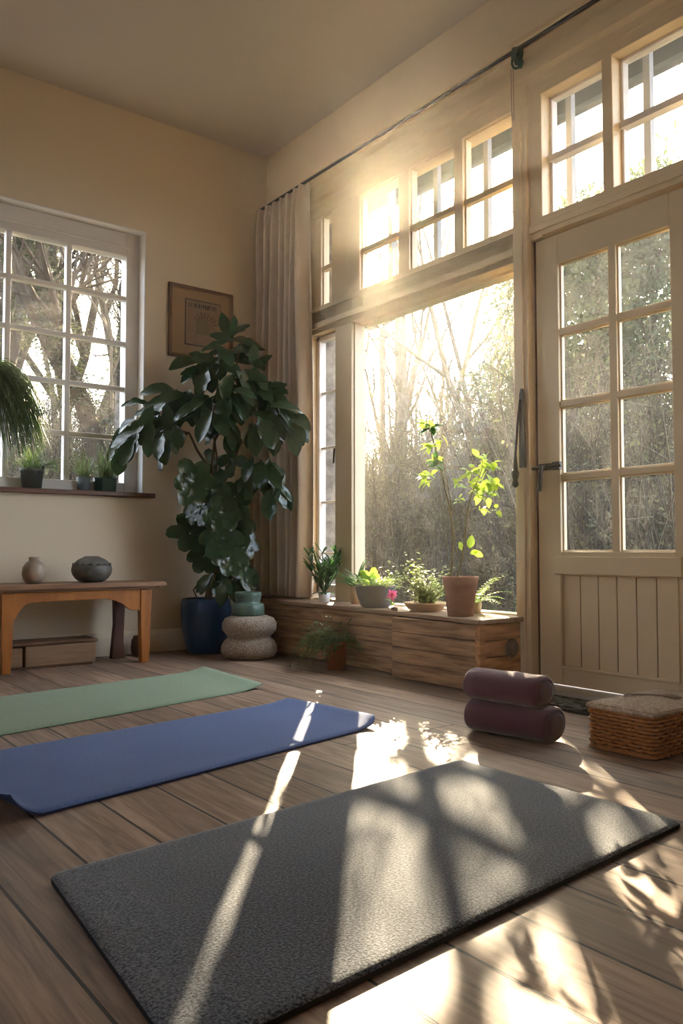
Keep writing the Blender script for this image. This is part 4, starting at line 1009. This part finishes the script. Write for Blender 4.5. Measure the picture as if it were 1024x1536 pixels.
mb = MB(); lx0, lx1, ly0, ly1 = bx0 - .008, bx1 + .008, by0 - .008, by1 + .008; LZ = -.014
rr_ = 24
for k in range(rr_):
    y = ly0 + .006 + (ly1 - ly0 - .012) * k / (rr_ - 1); pts = []
    m_ = 64
    for i in range(m_ + 1):
        x = lx0 + .004 + (lx1 - lx0 - .008) * i / m_; crown = .006 * math.sin(PI * i / m_) * math.sin(PI * k / (rr_ - 1))
        pts.append((x, y, .148 + LZ + crown + .0022 * math.sin(i * PI / 1 + k * PI + .5)))
    mb.tube(pts, .0052, 6)
mb.box((lx0 + .006, ly0 + .006, .139 + LZ), (lx1 - .006, ly1 - .006, .147 + LZ))
edge = rrect(lx0, lx1, ly0, ly1, .018, .008); ne = len(edge)
for s_ in (0, 1, 2): mb.tube([edge[k % ne][0] + edge[k % ne][1] * .003 * math.sin(k * 1.1 + s_ * 2.09) + Vector((0, 0, .143 + LZ + .003 * math.cos(k * 1.1 + s_ * 2.09))) for k in range(ne + 1)], .004, 6, cap=False)
under(mb.build('lid', 'lidwicker', recalc=False), bk)
mb = MB()
for q in range(3):
    o_ = q * .014; mb.tube([(2.36 + o_ * 1.4, 1.56 - o_, .147), (2.40 + o_, 1.53 - o_, .150), (2.44 + o_, 1.47 - o_ * .4, .150), (2.43 + o_ * 1.2, 1.42, .147)], .0028, 6)
mb.tube([(2.35, 1.555, .145), (2.37, 1.56, .147), (2.395, 1.545, .148)], .0025, 6)
under(mb.build('handle', 'rope'), bk)

# door mat
dm = thing('doormat', 'narrow black doormat with pale scroll pattern in front of the door', 'doormat', (2.7, 1.9, 0))
mb = MB(); mb.box((2.60, 1.60, .001), (2.815, 2.30, .012)); under(mb.build('border', 'doormatedge', bevel=.003), dm)
mb = MB(); mb.box((2.625, 1.625, .012), (2.79, 2.275, .0145)); under(mb.build('pile', 'doormat'), dm)

# ------------------------------------------------------------------ outside
gr = MB(); gr.box((-25, 4.95, -.35), (45, 45, -.18)); gr.box((3.10, -12, -.35), (45, 4.95, -.18))
struct(gr.build('ground', 'earth'))
# eave and gutter over the window wall
mb = MB(); mb.box((3.05, -1.5, 3.02), (3.52, 4.5, 3.06)); mb.box((3.48, -1.5, 2.93), (3.52, 4.5, 3.08)); mb.tube([(3.57, -1.5, 2.99), (3.57, 4.5, 2.99)], .05, 10)
tag(mb.build('roof_eave', 'gutter', loc=(3.3, 2, 3)), 'grey eave and gutter seen through the top of the window panes', 'eave')
# pale outbuilding wall seen through the narrow casement
mb = MB(); mb.box((3.40, 4.75, -.18), (3.62, 8.5, 2.35)); struct(mb.build('wall_outer', 'brick'))

def tree(name, label, x, y, h, seed, rad, spread=.55, levels=4, kids=5, barkm='bark', ivy=0, lean=(0, 0), multi=1, group=None, dens=1.0, copy_of=None, rz=0, sc_=1, first=.25):
    if copy_of is not None:
        r_ = copy_of.copy(); col.objects.link(r_); r_.location = (x, y, -.2); r_.rotation_euler = (0, 0, rz); r_.scale = (sc_,) * 3
        for ch in copy_of.children:
            c_ = ch.copy(); col.objects.link(c_); c_.parent = r_
        tag(r_, label); return r_
    R = random.Random(seed); o = thing(name, label, 'tree', (x, y, -.2), group, rz); o.scale = (sc_,) * 3
    mb = MB(); lf = MB()
    def grow(p, d, L, r, lev):
        n_ = 7 if lev == 0 else (5 if lev < 3 else 3); pts = [p.copy()]; rs = [r]; q = p.copy(); dd = d.copy(); nodes = []
        for i in range(n_):
            dd = (dd + Vector((R.gauss(0, .10), R.gauss(0, .10), R.gauss(.03, .07))) * (1 + lev * .35)).normalized(); q = q + dd * L / n_; pts.append(q.copy()); rs.append(r * (1 - .82 * (i + 1) / n_) + .0015); nodes.append((q.copy(), dd.copy(), rs[-1], (i + 1) / n_))
        mb.tube(pts, rs, 7 if lev == 0 else (5 if lev == 1 else 3), cap=False)
        if ivy and lev <= 1:
            for k in range(int(ivy * 1.6 * L / 3)):
                t = R.random() ** 1.3 * (.9 if lev == 0 else .4) * n_; i = min(n_ - 1, int(t)); b = pts[i].lerp(pts[i + 1], t - i); a = R.uniform(0, 6.28); q_ = rs[i] + abs(R.gauss(0, .16 if lev == 0 else .10))
                bb = b + Vector((math.cos(a) * q_, math.sin(a) * q_, R.uniform(-.1, .1))); s_ = R.uniform(.022, .05)
                lf.leaf(bb, (math.cos(a), math.sin(a), R.uniform(-.8, .6)), (0, 0, 1), s_, s_ * .8, [.3, 1, .0], droop=.2)
        if lev >= levels: return
        nk = max(2, int(kids * dens * (1.3 if lev == 0 else 1) + R.uniform(-1, 1)))
        for k in range(nk):
            t = first + (1 - first) * (k + R.random()) / nk if lev == 0 else R.uniform(.2, 1); i = min(n_ - 1, int(t * n_)); b, bd, br_, _ = nodes[i]
            a = R.uniform(0, 6.28); ort = bd.orthogonal().normalized(); ort = Quaternion(bd, a) @ ort
            nd = (bd * R.uniform(.7, 1.1) + ort * spread * R.uniform(.7, 1.4)).normalized()
            grow(b, nd, L * R.uniform(.42, .68) * (1 - .25 * t if lev == 0 else 1), min(br_ * .75, r * .5), lev + 1)
    for m_ in range(multi):
        a = 2 * PI * m_ / max(1, multi) + seed; k_ = 0 if multi == 1 else .16
        d = Vector((lean[0] + k_ * math.cos(a), lean[1] + k_ * math.sin(a), 1)).normalized()
        grow(Vector((.18 * k_ * 6 * math.cos(a) * (multi > 1), .18 * k_ * 6 * math.sin(a) * (multi > 1), 0)), d, h * R.uniform(.85, 1.05), rad * (1 if m_ == 0 else .8), 0)
    mb.build('branches', barkm, o, recalc=False)
    if lf.f: lf.build('ivy', 'ivy', o, recalc=False)
    return o
def hd(px, dist):   # a bearing measured on the photo and a distance
    a = HEAD + math.atan((px - 512) / F); return (math.sin(a) * dist, math.cos(a) * dist)
GT = 'bare winter trees beyond the windows'
# through the left window
x, y = hd(30, 10); t1 = tree('bare_tree', 'bare forked tree behind the middle of the left window', x, y, 6.2, 3, .12, .6, 4, 6, 'bark', 130, group=GT, dens=1.25)
x, y = hd(150, 9); t2 = tree('bare_tree', 'ivy-clad tree filling the right side of the left window', x, y, 5.6, 5, .14, .5, 4, 6, 'bark', 620, group=GT, dens=1.2)
x, y = hd(95, 12.5); tree('bare_tree', 'ivy-clad trunk farther back, centred in the left window', x, y, 0, 0, 0, copy_of=t2, rz=2.1, sc_=1.15)
x, y = hd(-40, 12); tree('bare_tree', 'bare tree at the left edge of the left window', x, y, 0, 0, 0, copy_of=t1, rz=1.2, sc_=1.2)
x, y = hd(185, 14); tree('bare_tree', 'thin bare tree farther back by the right jamb of the left window', x, y, 0, 0, 0, copy_of=t1, rz=3.7, sc_=1.25)
x, y = hd(10, 15); tree('bare_tree', 'far ivy-covered tree behind the hanging grass plant', x, y, 0, 0, 0, copy_of=t2, rz=4.0, sc_=1.3)
# through the large pane
x, y = hd(585, 12); t3 = tree('bare_tree', 'tall pale many-stemmed tree in the middle of the large pane', x, y, 5.4, 12, .075, .34, 4, 4, 'barkpale', 0, multi=4, group=GT, dens=1.0, first=.35)
x, y = hd(640, 13.5); tree('bare_tree', 'pale many-stemmed tree right of the middle of the large pane', x, y, 0, 0, 0, copy_of=t3, rz=1.9, sc_=.84)
x, y = hd(545, 14.5); tree('bare_tree', 'pale many-stemmed tree at the left edge of the large pane', x, y, 0, 0, 0, copy_of=t3, rz=3.4, sc_=1.0)
x, y = hd(725, 13.5); tree('bare_tree', 'pale many-stemmed tree at the right side of the large pane', x, y, 0, 0, 0, copy_of=t3, rz=4.6, sc_=.8)
x, y = hd(1000, 8.0); t4 = tree('bare_tree', 'slender tree whose tips show in the transom above the door', x, y, 5.6, 17, .06, .4, 3, 4, 'barkpale', 0, group=GT, lean=(-.05, .05))
x, y = hd(768, 9.0); tree('bare_tree', 'slender tree whose tips show left of the door transom', x, y, 0, 0, 0, copy_of=t4, rz=2.5, sc_=.98)
x, y = hd(880, 9.0); tree('bare_tree', 'leaning pale tree seen through the left door panes', x, y, 0, 0, 0, copy_of=t4, rz=1.0, sc_=.66)
x, y = hd(150, 13); tree('bare_tree', 'pale many-stemmed tree in the right half of the left window', x, y, 0, 0, 0, copy_of=t3, rz=.7, sc_=1.15)
x, y = hd(115, 19); tree('bare_tree', 'farthest bare tree in line with the middle bar of the left window', x, y, 0, 0, 0, copy_of=t1, rz=.4, sc_=1.6)
# slim tree with two level boughs; its shadow crosses the charcoal mat
ot = thing('bare_tree', 'slim straight tree with two level boughs left in the large pane', 'tree', (8.35, 9.80, -.2), GT)
mb = MB(); mb.tube([(0, 0, 0), (.02, .01, 1.6), (-.01, .0, 3.2), (0, 0, 4.4), (.02, .02, 5.2), (.0, .1, 5.9)], [.06, .055, .05, .045, .028, .005], 7)
mb.tube([(0, -.62, 4.52), (0, -.3, 4.47), (0, 0, 4.43), (0, .35, 4.44), (.0, .75, 4.50)], [.012, .030, .042, .032, .010], 5)
mb.tube([(0, -.60, 4.22), (0, -.3, 4.24), (0, 0, 4.21), (0, .3, 4.25)], [.010, .026, .036, .014], 5)
R = random.Random(77)
for k in range(26):
    z = R.uniform(2.4, 5.6); a = R.uniform(0, 6.28); L_ = R.uniform(.25, .8); p = Vector((0, 0, z)); d_ = Vector((math.cos(a), math.sin(a), R.uniform(.3, 1.2))).normalized(); q = p + d_ * L_
    mb.tube([p, p.lerp(q, .5) + Vector((0, 0, .03)), q], [.007, .005, .0015], 3, cap=False)
    for j in range(3): e_ = Vector((R.gauss(0, 1), R.gauss(0, 1), R.uniform(.2, 1.5))).normalized() * .25; b_ = p.lerp(q, R.uniform(.3, 1)); mb.tube([b_, b_ + e_], [.003, .001], 3, cap=False)
mb.build('branches', 'barkpale', ot, recalc=False)
ot = thing('bare_tree', 'twin-trunked tree just right of the slim tree in the large pane', 'tree', (7.72, 8.68, -.2), GT)
mb = MB()
for (ox, oy, r_, h_) in ((0, -.035, .07, 6.0), (.06, .09, .06, 5.6)):
    mb.tube([(ox, oy, 0), (ox * 1.2, oy * 1.1, 2), (ox * 1.4, oy * 1.2, 3.6), (ox * 1.6, oy * 1.4 + .02, 4.6), (ox * 3, oy * 3, 5.4), (ox * 4, oy * 5, h_)], [r_ * 1.2, r_ * 1.05, r_, r_ * .75, r_ * .35, .004], 8)
for k in range(26):
    z = R.uniform(2.2, 5.6); a = R.uniform(0, 6.28); L_ = R.uniform(.3, 1.0); p = Vector((0, 0, z)); d_ = Vector((math.cos(a), math.sin(a), R.uniform(.5, 1.6))).normalized(); q = p + d_ * L_
    mb.tube([p, p.lerp(q, .5) + Vector((0, 0, .03)), q], [.012, .008, .0015], 4, cap=False)
    for j in range(4): e_ = Vector((R.gauss(0, 1), R.gauss(0, 1), R.uniform(.2, 1.5))).normalized() * .3; b_ = p.lerp(q, R.uniform(.3, 1)); mb.tube([b_, b_ + e_], [.004, .001], 3, cap=False)
mb.build('branches', 'barkpale', ot, recalc=False)
# thickets: whips and brambles nobody could count
def thicket(name, label, spots, seed, hfun, m1='twig', m2='drystem', leaves=8, lm='bramble'):
    R = random.Random(seed); mb = MB()
    for (x, y, hh) in spots(R):
        d = Vector((R.gauss(0, .13), R.gauss(0, .13), 1)).normalized(); p = Vector((x, y, -.2)); pts = [p.copy()]; n_ = 5
        for i in range(n_): d = (d + Vector((R.gauss(0, .10), R.gauss(0, .10), 0))).normalized(); p = p + d * hh / n_; pts.append(p.copy())
        mb.tube(pts, [.011 * (1 - .8 * i / n_) for i in range(n_ + 1)], 3, cap=False, mi=R.choice([0, 1]))
        for k in range(5):
            i = R.randint(0, n_ - 1); b = pts[i].lerp(pts[i + 1], R.random()); dd = Vector((R.gauss(0, 1), R.gauss(0, 1), R.uniform(-.2, 1.6))).normalized(); L_ = R.uniform(.2, .7)
            mb.tube([b, b + dd * L_ * .5 + Vector((0, 0, .03)), b + dd * L_ + Vector((0, 0, R.uniform(-.1, .1)))], [.004, .003, .0012], 3, cap=False, mi=R.choice([0, 1]))
        for k in range(leaves):
            i = R.randint(0, n_ - 1); b = pts[i].lerp(pts[i + 1], R.random()) + Vector((R.gauss(0, .14), R.gauss(0, .14), R.gauss(0, .1))); s_ = R.uniform(.02, .05)
            mb.leaf(b, (R.gauss(0, 1), R.gauss(0, 1), R.gauss(0, 1)), (R.gauss(0, 1), R.gauss(0, 1), 1), s_, s_ * .6, [.3, 1, .0], mi=2)
    o = mb.build(name, [m1, m2, lm], recalc=False); tag(o, label, 'shrubs', kind='stuff'); return o
def spots_right(R):
    out = []
    for k in range(2600):
        px = R.uniform(500, 800); ds = R.uniform(7.5, 13.5); x, y = hd(px, ds)
        top = 2.75 + 1.0 * (px - 545) / 240 + R.gauss(0, .35)   # ragged top line, taller to the right
        out.append((x, y, max(.8, top * R.uniform(.5, 1.0) * ds / 13 + .2)))
    return out
thicket('thicket', 'dense dry thicket of pale stems beyond the large pane', spots_right, 1, None, leaves=9)
def spots_left(R):
    out = []
    for k in range(2400):
        px = R.uniform(-80, 215); ds = R.uniform(8.5, 14); x, y = hd(px, ds); out.append((x, y, max(.5, R.uniform(.5, 1.05) * 3.1 * ds / 12)))
    return out
thicket('thicket', 'grey brush behind the pots of the left window', spots_left, 2, None, 'bark', 'twig', leaves=14, lm='ivy')
# evergreen trees and hedge bank to the right
def evergreen(name, label, x, y, h, r_, nleaf, seed, size=.06, shape=1.0, group=None, zb=0, m_='evergreen'):
    R = random.Random(seed); o = thing(name, label, 'tree', (x, y, -.2), group); mb = MB(); lf = MB()
    mb.tube([(0, 0, 0), (.03, 0, h * .5), (0, .03, h * .95)], [.09, .06, .01], 6); blobs = []
    for k in range(70):
        t = R.uniform(.03, 1); a = R.uniform(0, 6.28); q = r_ * (1 - t ** 2.2 * shape) * R.uniform(.25, 1); blobs.append((Vector((q * math.cos(a), q * math.sin(a), zb + (h - zb) * t)), R.uniform(.14, .34) * r_ + .06))
        if k % 2: mb.tube([(0, 0, (zb + (h - zb) * t) * .85), blobs[-1][0]], [.02, .006], 3, cap=False)
    for k in range(nleaf):
        c_, q = R.choice(blobs); v_ = Vector((R.gauss(0, 1), R.gauss(0, 1), R.gauss(0, .8))); v_ = v_.normalized() * q * R.uniform(.5, 1.05); s_ = size * R.uniform(.6, 1.3)
        lf.leaf(c_ + v_, v_ + Vector((R.gauss(0, .3), R.gauss(0, .3), R.gauss(0, .3))) * q, (R.gauss(0, 1), R.gauss(0, 1), 1), s_, s_ * .55, [.3, 1, .0], droop=.3)
    mb.build('branches', 'bark', o, recalc=False); lf.build('foliage', m_, o, recalc=False); return o
GE = 'evergreens on the bank behind the door'
x, y = hd(775, 13); evergreen('evergreen_tree', 'feathery evergreen at the right edge of the large pane', x, y, 5.1, 1.0, 9000, 1, .065, group=GE)
x, y = hd(838, 9.5); e1 = evergreen('evergreen_tree', 'round sunlit evergreen behind the upper left door panes', x, y, 4.5, 1.15, 22000, 2, .065, .8, group=GE)
x, y = hd(905, 9.0); evergreen('evergreen_tree', 'dark evergreen behind the middle of the door panes', x, y, 4.5, 1.25, 24000, 3, .065, .8, group=GE)
x, y = hd(985, 8.6); evergreen('evergreen_tree', 'dark evergreen behind the right door panes', x, y, 4.5, 1.3, 24000, 4, .065, .8, group=GE)
x, y = hd(1080, 8.4); evergreen('evergreen_tree', 'evergreen beyond the right edge of the door', x, y, 4.6, 1.2, 6000, 5, .06, .8, group=GE)
def spots_door(R):
    out = []
    for k in range(1900):
        px = R.uniform(790, 1110); ds = R.uniform(6.2, 9.5); x, y = hd(px, ds); out.append((x, y, R.uniform(.4, 2.7)))
    return out
thicket('thicket', 'dark tangled undergrowth behind the door panes', spots_door, 3, None, 'twig', 'bark', leaves=26)
R = random.Random(9); mb = MB()
for k in range(8000):
    px = R.uniform(520, 1090); ds = R.uniform(5.2, 9); x, y = hd(px, ds)
    blade(mb, Vector((x, y, -.2)), R.uniform(0, 6.28), R.uniform(.1, .8), R.uniform(.15, .5), .012, R.uniform(.2, 1))
tag(mb.build('grass', 'grass', recalc=False), 'rough grass growing outside at the foot of the thickets', 'grass', kind='stuff')

# morning mist over the garden
def mist():
    m = bpy.data.materials.new('mist'); m.use_nodes = True; t = m.node_tree; t.nodes.clear()
    o = t.nodes.new('ShaderNodeOutputMaterial'); v_ = t.nodes.new('ShaderNodeVolumeScatter'); v_.inputs['Color'].default_value = (1, .93, .78, 1)
    v_.inputs['Density'].default_value = .0075; v_.inputs['Anisotropy'].default_value = .55; t.links.new(v_.outputs[0], o.inputs['Volume']); return m
M['mist'] = mist()
mb = MB(); poly = [(3.7, -3), (24, -3), (24, 24), (12.5, 24), (3.7, 7)]
mb.prism(poly, (0, 0, -.15), (1, 0, 0), (0, 1, 0), (0, 0, 1), 5.5)
tag(mb.build('mist', 'mist'), 'thin bright morning mist hanging between the trees of the garden', 'mist', kind='stuff')

# haze volume added in the room to give a warm glow around the sun
def glow_haze():
    m = bpy.data.materials.new('glow_haze'); m.use_nodes = True; t = m.node_tree; t.nodes.clear()
    o = t.nodes.new('ShaderNodeOutputMaterial'); v_ = t.nodes.new('ShaderNodeVolumeScatter'); v_.inputs['Color'].default_value = (1, .93, .82, 1)
    v_.inputs['Density'].default_value = .0031; v_.inputs['Anisotropy'].default_value = .85; t.links.new(v_.outputs[0], o.inputs['Volume']); return m
M['glow_haze'] = glow_haze()
mb = MB(); mb.box((X0 + .01, Y0 + .01, .001), (W - .02, D - .01, CZ - .01))
tag(mb.build('added_glow_haze', 'glow_haze'), 'faint haze added in the room for the warm glow around the sun', 'haze', kind='stuff')
